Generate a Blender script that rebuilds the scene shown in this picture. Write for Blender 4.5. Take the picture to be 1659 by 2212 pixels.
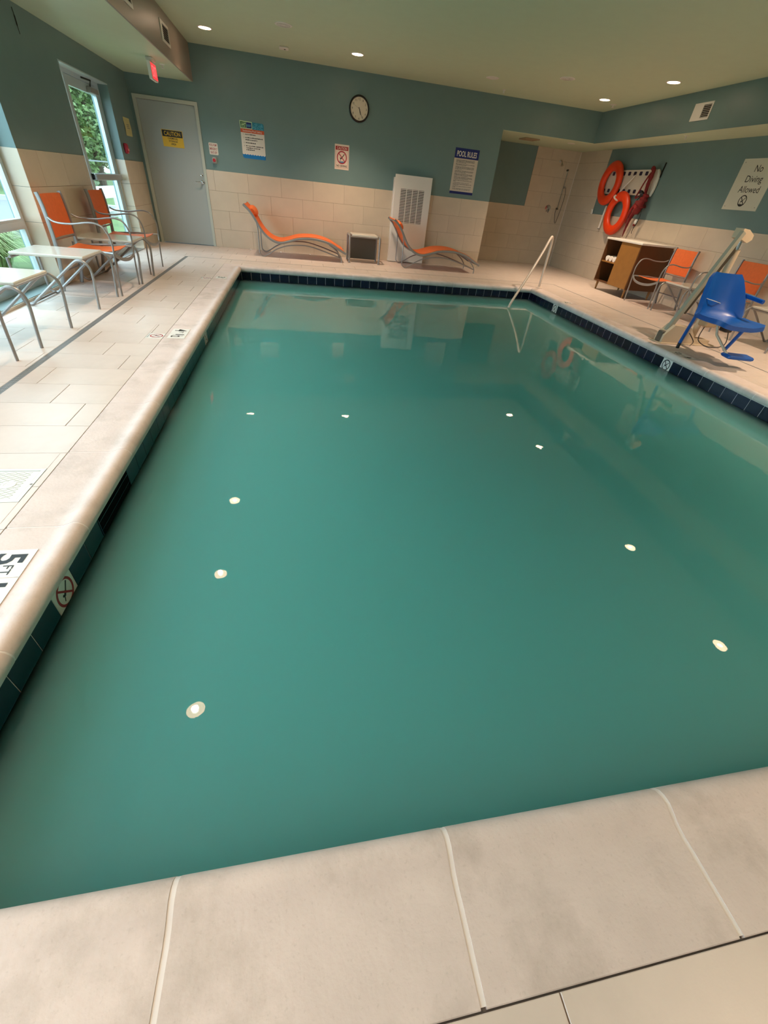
import bpy, bmesh, math, random
from mathutils import Vector, Matrix

# ------------------------------------------------------------------ camera
C = bpy.context.scene.collection
SC = bpy.context.scene
for o in list(bpy.data.objects):
    bpy.data.objects.remove(o)
PI = math.pi
IMG_W, IMG_H, FPX = 1659.0, 2212.0, 883.76
CAM = Vector((0, 0, 1.25))
RW = ((0.981847, -0.166696, 0.090490), (-0.033778, -0.623129, -0.781390), (0.186642, 0.764149, -0.617448))
cam_d = bpy.data.cameras.new('camera'); cam = bpy.data.objects.new('camera', cam_d); C.objects.link(cam)
right, up, back = Vector(RW[0]), -Vector(RW[1]), -Vector(RW[2])
m = Matrix((right, up, back)).transposed().to_4x4(); m.translation = CAM
cam.matrix_world = m
cam_d.sensor_fit = 'HORIZONTAL'; cam_d.sensor_width = 36.0; cam_d.lens = 36.0 * FPX / IMG_W
cam_d.clip_start = 0.02; cam_d.clip_end = 300
SC.camera = cam
SC.view_settings.view_transform = 'Standard'; SC.view_settings.look = 'None'
SC.view_settings.gamma = 1.0; SC.view_settings.use_curve_mapping = False
SC.view_settings.exposure = 0.42

# ------------------------------------------------------------------ daylight (overcast sky)
SKY_STRENGTH = 5.8
LAMP_W = 46.0
LAMP_COL = (1.0, 0.74, 0.53)
w = bpy.data.worlds.new('world'); SC.world = w; w.use_nodes = True
nt = w.node_tree; nt.nodes.clear()
wo = nt.nodes.new('ShaderNodeOutputWorld'); bg = nt.nodes.new('ShaderNodeBackground')
bg.inputs[0].default_value = (0.70, 0.87, 1.0, 1); bg.inputs[1].default_value = SKY_STRENGTH
nt.links.new(bg.outputs[0], wo.inputs[0])

# ------------------------------------------------------------------ materials
def lin(c):
    return tuple(((v / 255.0) / 12.92 if v / 255.0 <= 0.04045 else ((v / 255.0 + 0.055) / 1.055) ** 2.4) for v in c)
MATS = {}
def mat(name, rgb, rough=0.5, metal=0.0, spec=0.5, var=0.0, vscale=6.0, bump=0.0, bscale=200.0, rnd=0.0, emit=None, estr=0.0, stain=None, stain_scale=3.0, stain_amt=0.0, coat=0.0, speck=0.0):
    if name in MATS: return MATS[name]
    m = bpy.data.materials.new(name); m.use_nodes = True
    nt = m.node_tree; b = nt.nodes['Principled BSDF']
    col = lin(rgb)
    b.inputs['Base Color'].default_value = (*col, 1); b.inputs['Roughness'].default_value = rough
    b.inputs['Metallic'].default_value = metal; b.inputs['Specular IOR Level'].default_value = spec
    if coat: b.inputs['Coat Weight'].default_value = coat
    L = nt.links
    src = None
    geo = nt.nodes.new('ShaderNodeTexCoord')
    if var or stain_amt:
        nz = nt.nodes.new('ShaderNodeTexNoise'); nz.inputs['Scale'].default_value = vscale; nz.inputs['Detail'].default_value = 5
        L.new(geo.outputs['Object'], nz.inputs['Vector'])
        hs = nt.nodes.new('ShaderNodeMapRange'); hs.inputs[1].default_value = 0.3; hs.inputs[2].default_value = 0.7
        hs.inputs[3].default_value = 1 - var; hs.inputs[4].default_value = 1 + var
        L.new(nz.outputs['Fac'], hs.inputs[0])
        mx = nt.nodes.new('ShaderNodeVectorMath'); mx.operation = 'SCALE'; mx.inputs[0].default_value = col
        L.new(hs.outputs[0], mx.inputs['Scale']); src = mx.outputs[0]
    if stain_amt:
        n2 = nt.nodes.new('ShaderNodeTexNoise'); n2.inputs['Scale'].default_value = stain_scale; n2.inputs['Detail'].default_value = 7; n2.inputs['Roughness'].default_value = 0.65
        L.new(geo.outputs['Object'], n2.inputs['Vector'])
        r2 = nt.nodes.new('ShaderNodeMapRange'); r2.inputs[1].default_value = 0.5; r2.inputs[2].default_value = 0.72; r2.inputs[3].default_value = 0; r2.inputs[4].default_value = stain_amt
        L.new(n2.outputs['Fac'], r2.inputs[0])
        mm = nt.nodes.new('ShaderNodeMix'); mm.data_type = 'RGBA'
        L.new(r2.outputs[0], mm.inputs[0]); L.new(src, mm.inputs[6]); mm.inputs[7].default_value = (*lin(stain), 1)
        src = mm.outputs[2]
    if speck:
        n3 = nt.nodes.new('ShaderNodeTexNoise'); n3.inputs['Scale'].default_value = 120.0; n3.inputs['Detail'].default_value = 4
        L.new(geo.outputs['Object'], n3.inputs['Vector'])
        r3 = nt.nodes.new('ShaderNodeMapRange'); r3.inputs[1].default_value = 0.60; r3.inputs[2].default_value = 0.70; r3.inputs[3].default_value = 0; r3.inputs[4].default_value = speck
        L.new(n3.outputs['Fac'], r3.inputs[0])
        m3 = nt.nodes.new('ShaderNodeMix'); m3.data_type = 'RGBA'
        L.new(r3.outputs[0], m3.inputs[0]); L.new(src, m3.inputs[6]); m3.inputs[7].default_value = (*lin((140, 126, 114)), 1); src = m3.outputs[2]
    if rnd:
        oi = nt.nodes.new('ShaderNodeObjectInfo')
        rr = nt.nodes.new('ShaderNodeMapRange'); rr.inputs[3].default_value = 1 - rnd; rr.inputs[4].default_value = 1 + rnd
        L.new(oi.outputs['Random'], rr.inputs[0])
        ms = nt.nodes.new('ShaderNodeVectorMath'); ms.operation = 'SCALE'
        if src: L.new(src, ms.inputs[0])
        else: ms.inputs[0].default_value = col
        L.new(rr.outputs[0], ms.inputs['Scale']); src = ms.outputs[0]
    if src: L.new(src, b.inputs['Base Color'])
    if bump:
        bn = nt.nodes.new('ShaderNodeTexNoise'); bn.inputs['Scale'].default_value = bscale; bn.inputs['Detail'].default_value = 3
        L.new(geo.outputs['Object'], bn.inputs['Vector'])
        bp = nt.nodes.new('ShaderNodeBump'); bp.inputs['Strength'].default_value = bump; bp.inputs['Distance'].default_value = 0.002
        L.new(bn.outputs['Fac'], bp.inputs['Height']); L.new(bp.outputs[0], b.inputs['Normal'])
    if emit:
        b.inputs['Emission Color'].default_value = (*lin(emit), 1); b.inputs['Emission Strength'].default_value = estr
    MATS[name] = m
    return m

TEAL = mat('teal wall paint', (110, 135, 134), 0.40, var=0.02, bump=0.10, bscale=300)
CEIL = mat('ceiling paint', (196, 210, 180), 0.5, var=0.015, bump=0.08, bscale=250)
TAUPE = mat('taupe soffit paint', (150, 138, 126), 0.38, bump=0.08, bscale=250)
WTILE = mat('beige wall tile', (206, 190, 168), 0.16, var=0.03, vscale=5, rnd=0.03, bump=0.03, bscale=60)
FTILE = mat('beige floor tile', (214, 199, 189), 0.36, var=0.03, vscale=7, rnd=0.03, stain=(150, 138, 128), stain_scale=2.5, stain_amt=0.18, bump=0.08, bscale=120)
GROUT = mat('grey grout', (112, 106, 102), 0.85)
WGROUT = mat('wall grout', (138, 122, 105), 0.85)
LGROUT = mat('white grout', (232, 223, 220), 0.8)
COPING = mat('coping stone', (216, 200, 194), 0.55, var=0.05, vscale=9, rnd=0.02, stain=(150, 137, 124), stain_scale=3.2, stain_amt=0.5, bump=0.45, bscale=70, speck=0.13)
NAVY = mat('navy glazed tile', (8, 13, 42), 0.22, rnd=0.35, var=0.12, vscale=12)
PLASTER = mat('pool plaster', (150, 175, 170), 0.7)
WHITE = mat('white enamel', (226, 222, 214), 0.35)
WPLAS = mat('white plastic', (228, 226, 220), 0.4)
SIGNW = mat('white sign face', (222, 216, 205), 0.45)
SIGNPK = mat('no diving sign face', (226, 205, 188), 0.45)
BLACK = mat('black print', (18, 18, 20), 0.5)
DKBLACK = mat('black plastic', (16, 16, 18), 0.4)
GREYP = mat('grey print', (120, 118, 116), 0.6)
REDP = mat('red print', (160, 26, 34), 0.5)
NAVYP = mat('navy print', (8, 34, 110), 0.4)
YELL = mat('yellow sign face', (232, 184, 32), 0.45)
ALU = mat('brushed aluminium', (176, 180, 182), 0.34, metal=0.75)
FRAME = mat('grey painted tube', (150, 148, 146), 0.38, metal=0.45)
CHROME = mat('chrome', (210, 210, 212), 0.12, metal=1.0)
WFRAME = mat('window aluminium', (196, 210, 214), 0.35, metal=0.2)
SLING = mat('orange sling fabric', (230, 114, 56), 0.7, var=0.05, vscale=30, bump=0.25, bscale=500)
DOORG = mat('grey door paint', (168, 172, 168), 0.42)
DFRAME = mat('light grey frame paint', (186, 190, 178), 0.42)
WOOD = mat('oak veneer', (150, 104, 48), 0.5, var=0.08, vscale=9)
WOODD = mat('dark oak veneer', (92, 56, 26), 0.55, var=0.08, vscale=9)
DARK = mat('dark cavity', (28, 22, 18), 0.9)
BLUE = mat('blue moulded plastic', (6, 84, 170), 0.36, var=0.03, vscale=8)
RING = mat('orange life ring', (226, 62, 16), 0.42, var=0.04, vscale=10)
RBRT = mat('bright red webbing', (150, 30, 28), 0.7, var=0.15, vscale=20)
REDST = mat('dark red webbing', (120, 22, 24), 0.75, var=0.15, vscale=20)
GLOSSW = mat('white towel', (236, 232, 226), 0.9, bump=0.5, bscale=150)
LIFTC = mat('cream powder coat', (204, 184, 156), 0.42)
LIFTG = mat('grey green powder coat', (160, 158, 142), 0.4)

def glass_mat(name, tint, refl=1.0):
    m = bpy.data.materials.new(name); m.use_nodes = True; nt = m.node_tree; nt.nodes.clear(); L = nt.links
    o = nt.nodes.new('ShaderNodeOutputMaterial'); mx = nt.nodes.new('ShaderNodeMixShader')
    t = nt.nodes.new('ShaderNodeBsdfTransparent'); t.inputs[0].default_value = (*tint, 1)
    g = nt.nodes.new('ShaderNodeBsdfGlossy'); g.inputs['Roughness'].default_value = 0.02
    f = nt.nodes.new('ShaderNodeFresnel'); f.inputs['IOR'].default_value = 1.45
    ge = nt.nodes.new('ShaderNodeNewGeometry'); inv = nt.nodes.new('ShaderNodeMath'); inv.operation = 'SUBTRACT'; inv.inputs[0].default_value = 1.0
    L.new(ge.outputs['Backfacing'], inv.inputs[1])
    mu = nt.nodes.new('ShaderNodeMath'); mu.operation = 'MULTIPLY'; L.new(f.outputs[0], mu.inputs[0]); L.new(inv.outputs[0], mu.inputs[1])
    L.new(mu.outputs[0], mx.inputs[0]); L.new(t.outputs[0], mx.inputs[1]); L.new(g.outputs[0], mx.inputs[2]); L.new(mx.outputs[0], o.inputs[0])
    return m
GLASS = glass_mat('window glass', (0.90, 0.96, 0.96))

def water_mat():
    m = bpy.data.materials.new('cloudy turquoise water'); m.use_nodes = True; nt = m.node_tree; L = nt.links
    b = nt.nodes['Principled BSDF']
    b.inputs['Base Color'].default_value = (*lin((82, 156, 154)), 1)
    b.inputs['Roughness'].default_value = 0.0; b.inputs['IOR'].default_value = 1.333
    b.inputs['Subsurface Weight'].default_value = 1.0
    b.inputs['Subsurface Radius'].default_value = (0.4, 1.0, 0.95); b.inputs['Subsurface Scale'].default_value = 3.2
    tc = nt.nodes.new('ShaderNodeTexCoord')
    mp = nt.nodes.new('ShaderNodeMapping'); mp.inputs['Scale'].default_value = (1.1, 1.6, 1.0)
    n1 = nt.nodes.new('ShaderNodeTexNoise'); n1.inputs['Scale'].default_value = 2.2; n1.inputs['Detail'].default_value = 3; n1.inputs['Roughness'].default_value = 0.45
    bp = nt.nodes.new('ShaderNodeBump'); bp.inputs['Strength'].default_value = 1.0; bp.inputs['Distance'].default_value = 0.0008
    L.new(tc.outputs['Object'], mp.inputs[0]); L.new(mp.outputs[0], n1.inputs['Vector']); L.new(n1.outputs['Fac'], bp.inputs['Height'])
    L.new(bp.outputs[0], b.inputs['Normal'])
    return m
WATER = water_mat()

def emat(name, rgb, s):
    m = bpy.data.materials.new(name); m.use_nodes = True; nt = m.node_tree; nt.nodes.clear()
    o = nt.nodes.new('ShaderNodeOutputMaterial'); e = nt.nodes.new('ShaderNodeEmission')
    e.inputs[0].default_value = (*lin(rgb), 1); e.inputs[1].default_value = s; nt.links.new(e.outputs[0], o.inputs[0])
    return m
LENS = emat('lit reflector', (255, 205, 165), 22.0)
BULB = emat('lit bulb', (255, 236, 210), 60.0)
EXITRED = mat('lit exit panel', (200, 40, 44), 0.4, emit=(255, 60, 66), estr=0.75)
EXITLET = mat('lit exit letters', (230, 90, 90), 0.4, emit=(255, 120, 120), estr=0.9)

# ------------------------------------------------------------------ mesh helpers
class MB:
    def __init__(s): s.v = []; s.f = []
    def add(s, vs, fs):
        o = len(s.v); s.v += [tuple(p) for p in vs]; s.f += [tuple(i + o for i in f) for f in fs]; return s
    def box(s, x0, x1, y0, y1, z0, z1):
        vs = [(x0, y0, z0), (x1, y0, z0), (x1, y1, z0), (x0, y1, z0), (x0, y0, z1), (x1, y0, z1), (x1, y1, z1), (x0, y1, z1)]
        return s.add(vs, [(3, 2, 1, 0), (4, 5, 6, 7), (0, 1, 5, 4), (1, 2, 6, 5), (2, 3, 7, 6), (3, 0, 4, 7)])
    def cbox(s, x0, x1, y0, y1, z0, z1, c=0.005):
        # box with chamfered vertical and horizontal edges (convex octagon stack)
        def ring(i, z):
            return [(x0 + i + c, y0 + i, z), (x1 - i - c, y0 + i, z), (x1 - i, y0 + i + c, z), (x1 - i, y1 - i - c, z), (x1 - i - c, y1 - i, z), (x0 + i + c, y1 - i, z), (x0 + i, y1 - i - c, z), (x0 + i, y0 + i + c, z)]
        vs = ring(c, z0) + ring(0, z0 + c) + ring(0, z1 - c) + ring(c, z1)
        fs = [tuple(range(7, -1, -1)), tuple(range(24, 32))]
        for k in range(3):
            for i in range(8):
                a = k * 8 + i; b = k * 8 + (i + 1) % 8
                fs.append((a, b, b + 8, a + 8))
        return s.add(vs, fs)
    def prism(s, poly, z0, z1, axis=2):
        # extrude a 2d polygon (u,v); axis 2: (u,v,z); axis 1: (u,y,v); axis 0: (x,u,v)
        def P(u, v, t):
            return (u, v, t) if axis == 2 else ((u, t, v) if axis == 1 else (t, u, v))
        n = len(poly)
        vs = [P(u, v, z0) for u, v in poly] + [P(u, v, z1) for u, v in poly]
        fs = [tuple(range(n - 1, -1, -1)), tuple(range(n, 2 * n))] + [(i, (i + 1) % n, n + (i + 1) % n, n + i) for i in range(n)]
        return s.add(vs, fs)
    def tube(s, pts, r, n=8, closed=False, flat=None, cap=True):
        # sweep a circle (or ellipse r x flat along a world-up frame) along points
        pts = [Vector(p) for p in pts]; N = len(pts)
        rings = []; prev = None
        for i, p in enumerate(pts):
            if closed: t = pts[(i + 1) % N] - pts[i - 1]
            else: t = pts[min(i + 1, N - 1)] - pts[max(i - 1, 0)]
            t.normalize()
            if prev is None:
                a = Vector((0, 0, 1)) if abs(t.z) < 0.9 else Vector((1, 0, 0))
                u = a.cross(t).normalized()
            else:
                u = (prev - t * prev.dot(t)).normalized()
            prev = u; v = t.cross(u)
            rr = r[i] if isinstance(r, (list, tuple)) else r
            r2 = flat if flat else rr
            rings.append([p + u * (rr * math.cos(2 * PI * k / n)) + v * (r2 * math.sin(2 * PI * k / n)) for k in range(n)])
        vs = [q for ring in rings for q in ring]; fs = []
        for i in range(N if closed else N - 1):
            a = i * n; b = ((i + 1) % N) * n
            for k in range(n): fs.append((a + k, a + (k + 1) % n, b + (k + 1) % n, b + k))
        if not closed and cap:
            fs.append(tuple(range(n - 1, -1, -1))); fs.append(tuple((N - 1) * n + k for k in range(n)))
        return s.add(vs, fs)
    def lathe(s, prof, cx=0, cy=0, cz=0, n=24, axis=2):
        # prof: (r, h) list
        vs = []; fs = []
        for r, h in prof:
            for k in range(n):
                a = 2 * PI * k / n; u, v = r * math.cos(a), r * math.sin(a)
                vs.append((cx + u, cy + v, cz + h) if axis == 2 else ((cx + u, cy + h, cz + v) if axis == 1 else (cx + h, cy + u, cz + v)))
        for i in range(len(prof) - 1):
            for k in range(n): fs.append((i * n + k, i * n + (k + 1) % n, (i + 1) * n + (k + 1) % n, (i + 1) * n + k))
        fs.append(tuple(range(n - 1, -1, -1))); fs.append(tuple((len(prof) - 1) * n + k for k in range(n)))
        return s.add(vs, fs)
    def sheet(s, rows, th):
        # rows: grid of points (list of rows); thick sheet along averaged normal
        R_, K = len(rows), len(rows[0])
        P = [[Vector(p) for p in r] for r in rows]
        top = []; bot = []
        for i in range(R_):
            for k in range(K):
                a = P[min(i + 1, R_ - 1)][k] - P[max(i - 1, 0)][k]; b = P[i][min(k + 1, K - 1)] - P[i][max(k - 1, 0)]
                nrm = a.cross(b).normalized()
                top.append(P[i][k] + nrm * th / 2); bot.append(P[i][k] - nrm * th / 2)
        n = R_ * K; fs = []
        for i in range(R_ - 1):
            for k in range(K - 1):
                q = (i * K + k, (i + 1) * K + k, (i + 1) * K + k + 1, i * K + k + 1)
                fs.append(q); fs.append(tuple(n + j for j in reversed(q)))
        edge = [i * K for i in range(R_)] + [(R_ - 1) * K + k for k in range(1, K)] + [i * K + K - 1 for i in range(R_ - 2, -1, -1)] + [k for k in range(K - 2, 0, -1)]
        for j in range(len(edge)):
            a, b = edge[j], edge[(j + 1) % len(edge)]
            fs.append((b, a, n + a, n + b))
        return s.add(top + bot, fs)
    def mesh(s, name, smooth=False):
        me = bpy.data.meshes.new(name); me.from_pydata(s.v, [], s.f)
        bm = bmesh.new(); bm.from_mesh(me); bmesh.ops.recalc_face_normals(bm, faces=bm.faces); bm.to_mesh(me); bm.free()
        me.update()
        if smooth:
            for p in me.polygons: p.use_smooth = True
            try: me.set_sharp_from_angle(angle=math.radians(smooth if smooth is not True else 40))
            except Exception: pass
        return me
    def build(s, name, material, parent=None, smooth=False, kind=None):
        me = s.mesh(name, smooth); me.materials.append(material)
        return link(name, me, parent, kind)

def link(name, me, parent=None, kind=None):
    o = bpy.data.objects.new(name, me); C.objects.link(o)
    if parent is not None: o.parent = parent
    if kind: o['kind'] = kind
    return o
def tag(o, label, cat, group=None):
    o['label'] = label; o['category'] = cat
    if group: o['group'] = group
    return o
def thing(name, label, cat, loc=(0, 0, 0), rotz=0.0, group=None, mtx=None):
    o = bpy.data.objects.new(name, None); C.objects.link(o); o.empty_display_size = 0.1
    if mtx is not None: o.matrix_world = mtx
    else: o.location = loc; o.rotation_euler = (0, 0, rotz)
    return tag(o, label, cat, group)
def struct(name, mb, material, parent=None, smooth=False):
    o = mb.build(name, material, parent, smooth)
    if parent is None: o['kind'] = 'structure'
    return o
def sempty(name, loc=(0, 0, 0)):
    o = bpy.data.objects.new(name, None); C.objects.link(o); o.location = loc; o['kind'] = 'structure'; return o
def copy_tree(o, parent=None):
    c = o.copy(); C.objects.link(c); c.parent = parent
    for ch in list(o.children): copy_tree(ch, c)
    return c
def mtx(ex, ey, ez, loc):
    m = Matrix((Vector(ex), Vector(ey), Vector(ez))).transposed().to_4x4(); m.translation = Vector(loc); return m
def on_back(x, z, y=10.505): return mtx((1, 0, 0), (0, 0, 1), (0, -1, 0), (x, y, z))
def on_right(y, z, x=6.85): return mtx((0, -1, 0), (0, 0, 1), (-1, 0, 0), (x, y, z))
def on_left(y, z, x=-2.74): return mtx((0, 1, 0), (0, 0, 1), (1, 0, 0), (x, y, z))
def smoothpts(pts, sub=5):
    # Catmull-Rom through points
    P = [Vector(p) for p in pts]; out = []
    for i in range(len(P) - 1):
        p0, p1, p2, p3 = P[max(i - 1, 0)], P[i], P[i + 1], P[min(i + 2, len(P) - 1)]
        for k in range(sub):
            t = k / sub
            out.append(0.5 * ((2 * p1) + (p2 - p0) * t + (2 * p0 - 5 * p1 + 4 * p2 - p3) * t * t + (-p0 + 3 * p1 - 3 * p2 + p3) * t ** 3))
    out.append(P[-1]); return out

def text_part(name, body, material, parent, x, y, width=None, height=None, z=0.0, bold=0.0, align='CENTER', shear=0.0, th=0.0006):
    cu = bpy.data.curves.new(name, 'FONT'); cu.body = body; cu.size = 1.0; cu.align_x = 'LEFT'; cu.offset = bold; cu.shear = shear; cu.resolution_u = 3
    to = bpy.data.objects.new(name, cu); C.objects.link(to)
    dg = bpy.context.evaluated_depsgraph_get()
    me = bpy.data.meshes.new_from_object(to.evaluated_get(dg))
    bpy.data.objects.remove(to); bpy.data.curves.remove(cu)
    xs = [v.co.x for v in me.vertices]; ys = [v.co.y for v in me.vertices]
    x0, x1, y0, y1 = min(xs), max(xs), min(ys), max(ys)
    sy = height / (y1 - y0) if height else None
    sx = width / (x1 - x0) if width else None
    if sx is None: sx = sy
    if sy is None: sy = sx
    ox = (x0 + x1) / 2 if align == 'CENTER' else (x0 if align == 'LEFT' else x1)
    for v in me.vertices: v.co = ((v.co.x - ox) * sx, (v.co.y - (y0 + y1) / 2) * sy, th)
    me.materials.clear(); me.materials.append(material); me.name = name
    o = link(name, me, parent); o.location = (x, y, z); return o
def rect(w, h, cx=0, cy=0): return [(cx - w / 2, cy - h / 2), (cx + w / 2, cy - h / 2), (cx + w / 2, cy + h / 2), (cx - w / 2, cy + h / 2)]
def rrect(w, h, r, cx=0, cy=0, n=4):
    out = []
    for qx, qy, a0 in ((1, -1, -PI / 2), (1, 1, 0), (-1, 1, PI / 2), (-1, -1, PI)):
        for k in range(n + 1):
            a = a0 + (PI / 2) * k / n
            out.append((cx + qx * (w / 2 - r) + r * math.cos(a), cy + qy * (h / 2 - r) + r * math.sin(a)))
    return out
def circ(r, cx=0, cy=0, n=28, sy=1.0): return [(cx + r * math.cos(2 * PI * k / n), cy + sy * r * math.sin(2 * PI * k / n)) for k in range(n)]
def ring_mb(r0, r1, cx, cy, z0, z1, n=32):
    b = MB(); vs = []; fs = []
    for k in range(n):
        a = 2 * PI * k / n
        for r, z in ((r0, z0), (r1, z0), (r1, z1), (r0, z1)): vs.append((cx + r * math.cos(a), cy + r * math.sin(a), z))
    for k in range(n):
        p, q = 4 * k, 4 * ((k + 1) % n)
        for i in range(4): fs.append((p + i, p + (i + 1) % 4, q + (i + 1) % 4, q + i))
    return b.add(vs, fs)
def no_dive(parent, r, cx, cy, z, ringmat, figmat, watermat=None, barw=0.15):
    ring_mb(r * 0.82, r, cx, cy, z, z + 0.0006).build('prohibition_ring', ringmat, parent)
    def bar(p, q, w):
        p = Vector(p); q = Vector(q); d = (q - p).normalized(); n = Vector((-d.y, d.x)) * w / 2
        return [(p + n)[:], (p - n)[:], (q - n)[:], (q + n)[:]]
    def sc(poly): return [(cx + r * a, cy + r * b) for a, b in poly]
    fig = MB()
    fig.prism(sc(bar((0.50, 0.55), (0.05, 0.02), 0.13)), z, z + 0.0005)      # legs
    fig.prism(sc(bar((0.08, 0.06), (-0.20, -0.20), 0.20)), z, z + 0.0005)    # torso
    fig.prism(sc(bar((-0.18, -0.12), (-0.36, -0.52), 0.09)), z, z + 0.0005)  # arms
    fig.prism(sc(circ(0.09, -0.30, -0.10, 12)), z, z + 0.0005)               # head
    fig.build('diver_figure', figmat, parent)
    if watermat:
        wv = [(-0.70 + 0.1 * i, -0.58 + 0.04 * math.sin(i * 1.7)) for i in range(15)]
        wv = [(a, b) for a, b in wv if a * a + b * b < 0.80]
        lo = [(0.86 * math.cos(t), 0.86 * math.sin(t)) for t in [math.radians(-44 - 92 * k / 8) for k in range(9)]]
        MB().prism(sc(wv + lo), z, z + 0.0004).build('water_wave', watermat, parent)
    MB().prism(sc(bar((-0.62, 0.62), (0.62, -0.62), barw)), z, z + 0.0008).build('prohibition_bar', ringmat, parent)

# ------------------------------------------------------------------ tiles as pieces
TCACHE = {}
def tile_mesh(wd, ht, t, material, ch):
    key = (round(wd, 3), round(ht, 3), round(t, 4), material.name)
    if key in TCACHE: return TCACHE[key]
    a, b = wd / 2, ht / 2
    vs = [(-a, -b, 0), (a, -b, 0), (a, b, 0), (-a, b, 0), (-a, -b, t - ch), (a, -b, t - ch), (a, b, t - ch), (-a, b, t - ch),
          (-a + ch, -b + ch, t), (a - ch, -b + ch, t), (a - ch, b - ch, t), (-a + ch, b - ch, t)]
    fs = [(8, 9, 10, 11)] + [(4 + i, 4 + (i + 1) % 4, 8 + (i + 1) % 4, 8 + i) for i in range(4)] + [(i, (i + 1) % 4, 4 + (i + 1) % 4, 4 + i) for i in range(4)]
    me = bpy.data.meshes.new('tile'); me.from_pydata(vs, [], fs); me.materials.append(material); me.update()
    TCACHE[key] = me; return me
def place_tile(name, parent, M, u0, u1, v0, v1, t, material, ch=0.0012):
    me = tile_mesh(u1 - u0, v1 - v0, t, material, ch)
    o = link(name, me, parent)
    o.matrix_local = M @ Matrix.Translation(((u0 + u1) / 2, (v0 + v1) / 2, 0)); return o
def tile_field(name, parent, M, U0, U1, V0, V1, ph_v, pv, ph_u, pu, shift, t, material, joint=0.003, holes=(), ch=0.0012, stuff=None):
    k = math.floor((V0 - ph_v) / pv + 1e-6); cnt = 0
    while ph_v + k * pv < V1 - 0.004:
        v0 = max(V0, ph_v + k * pv + joint / 2); v1 = min(V1, ph_v + (k + 1) * pv - joint / 2)
        off = ph_u + shift * (k % 3)
        n = math.floor((U0 - off) / pu + 1e-6)
        while off + n * pu < U1 - 0.004:
            u0 = max(U0, off + n * pu + joint / 2); u1 = min(U1, off + (n + 1) * pu - joint / 2)
            n += 1
            if u1 - u0 < 0.012 or v1 - v0 < 0.008: continue
            rects = [(u0, u1, v0, v1)]
            for h in holes:
                new = []
                for a0, a1, b0, b1 in rects:
                    if a1 <= h[0] or a0 >= h[1] or b1 <= h[2] or b0 >= h[3]: new.append((a0, a1, b0, b1)); continue
                    if a0 < h[0]: new.append((a0, h[0], b0, b1))
                    if a1 > h[1]: new.append((h[1], a1, b0, b1))
                    m0, m1 = max(a0, h[0]), min(a1, h[1])
                    if b0 < h[2]: new.append((m0, m1, b0, h[2]))
                    if b1 > h[3]: new.append((m0, m1, h[3], b1))
                rects = new
            for r in rects:
                if r[1] - r[0] < 0.012 or r[3] - r[2] < 0.008: continue
                if stuff is not None:
                    q = [M @ Vector(p) for p in ((r[0], r[2], t), (r[1], r[2], t), (r[1], r[3], t), (r[0], r[3], t), (r[0], r[2], 0), (r[1], r[2], 0), (r[1], r[3], 0), (r[0], r[3], 0))]
                    stuff.add(q, [(0, 1, 2, 3), (4, 5, 1, 0), (5, 6, 2, 1), (6, 7, 3, 2), (7, 4, 0, 3)])
                else:
                    place_tile(name, parent, M, *r, t, material, ch)
                cnt += 1
        k += 1
    return cnt

# ================================================================== ROOM
XL, XR, YB, YN = -2.74, 6.85, 10.505, -2.4
ZC, ZSL, ZSR, ZT = 2.843, 2.385, 2.372, 1.235
PXL, PXR, PYN, PYF = -0.96, 4.40, 0.246, 8.20         # waterline tile faces
LIP = 0.03
CW = 0.305
cxl, cxr, cyn, cyf = PXL + LIP - CW, PXR - LIP + CW, PYN + LIP - CW, PYF - LIP + CW   # coping outer edges
WZ = -0.178
SHX0, SHY = 4.085, 12.2                               # shower recess

# floor slab
fl = MB()
zb = -0.30
for a in ((XL, cxl + 0.02, YN, YB), (cxr - 0.02, XR, YN, YB), (cxl + 0.02, cxr - 0.02, YN, cyn + 0.02), (cxl + 0.02, cxr - 0.02, cyf - 0.02, YB), (SHX0, XR, YB, SHY)):
    fl.box(a[0], a[1], a[2], a[3], zb, -0.0115)
floor = struct('floor', fl, GROUT)
TT = 0.0115
MF = Matrix.Translation((0, 0, -TT))
DL0, DL1 = -1.951, -1.897     # drain lines
DF0, DF1 = 8.935, 8.965
DR0, DR1 = 5.245, 5.275
skim = (-1.56, -1.268, 1.707, 1.988)
deckmarks = [(-1.385, -1.236, 4.172, 4.322), (-1.385, -1.236, 7.03, 7.18)]
dr_holes = [(DL0, DL1, -2.0, DF1), (DL0, DR1, DF0, DF1), (DR0, DR1, -2.0, DF1)]
FP = dict(ph_v=2.449 - 0.31 * 30, pv=0.31, ph_u=-1.365, pu=0.6135, shift=-0.2045, t=TT, material=FTILE)
nt_ = 0
for r in ((XL, cxl - 0.002, 1.209, YB), (cxl - 0.002, cxr + 0.002, cyf + 0.002, YB), (cxr + 0.002, XR, 2.139, YB), (cxl - 0.002, cxr + 0.002, -0.341, cyn - 0.002)):
    nt_ += tile_field('floor_tile', floor, MF, *r, holes=dr_holes + deckmarks + [skim], **FP)
fs_ = MB()
for r in ((XL, cxl - 0.002, YN, 1.209), (cxr + 0.002, XR, YN, 2.139), (cxl - 0.002, cxr + 0.002, YN, -0.341), (SHX0, XR, YB, SHY)):
    tile_field('floor_tile', floor, MF, *r, holes=dr_holes, stuff=fs_, **FP)
fs_.build('floor_tiles_beyond', FTILE, floor, kind='stuff')

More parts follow.
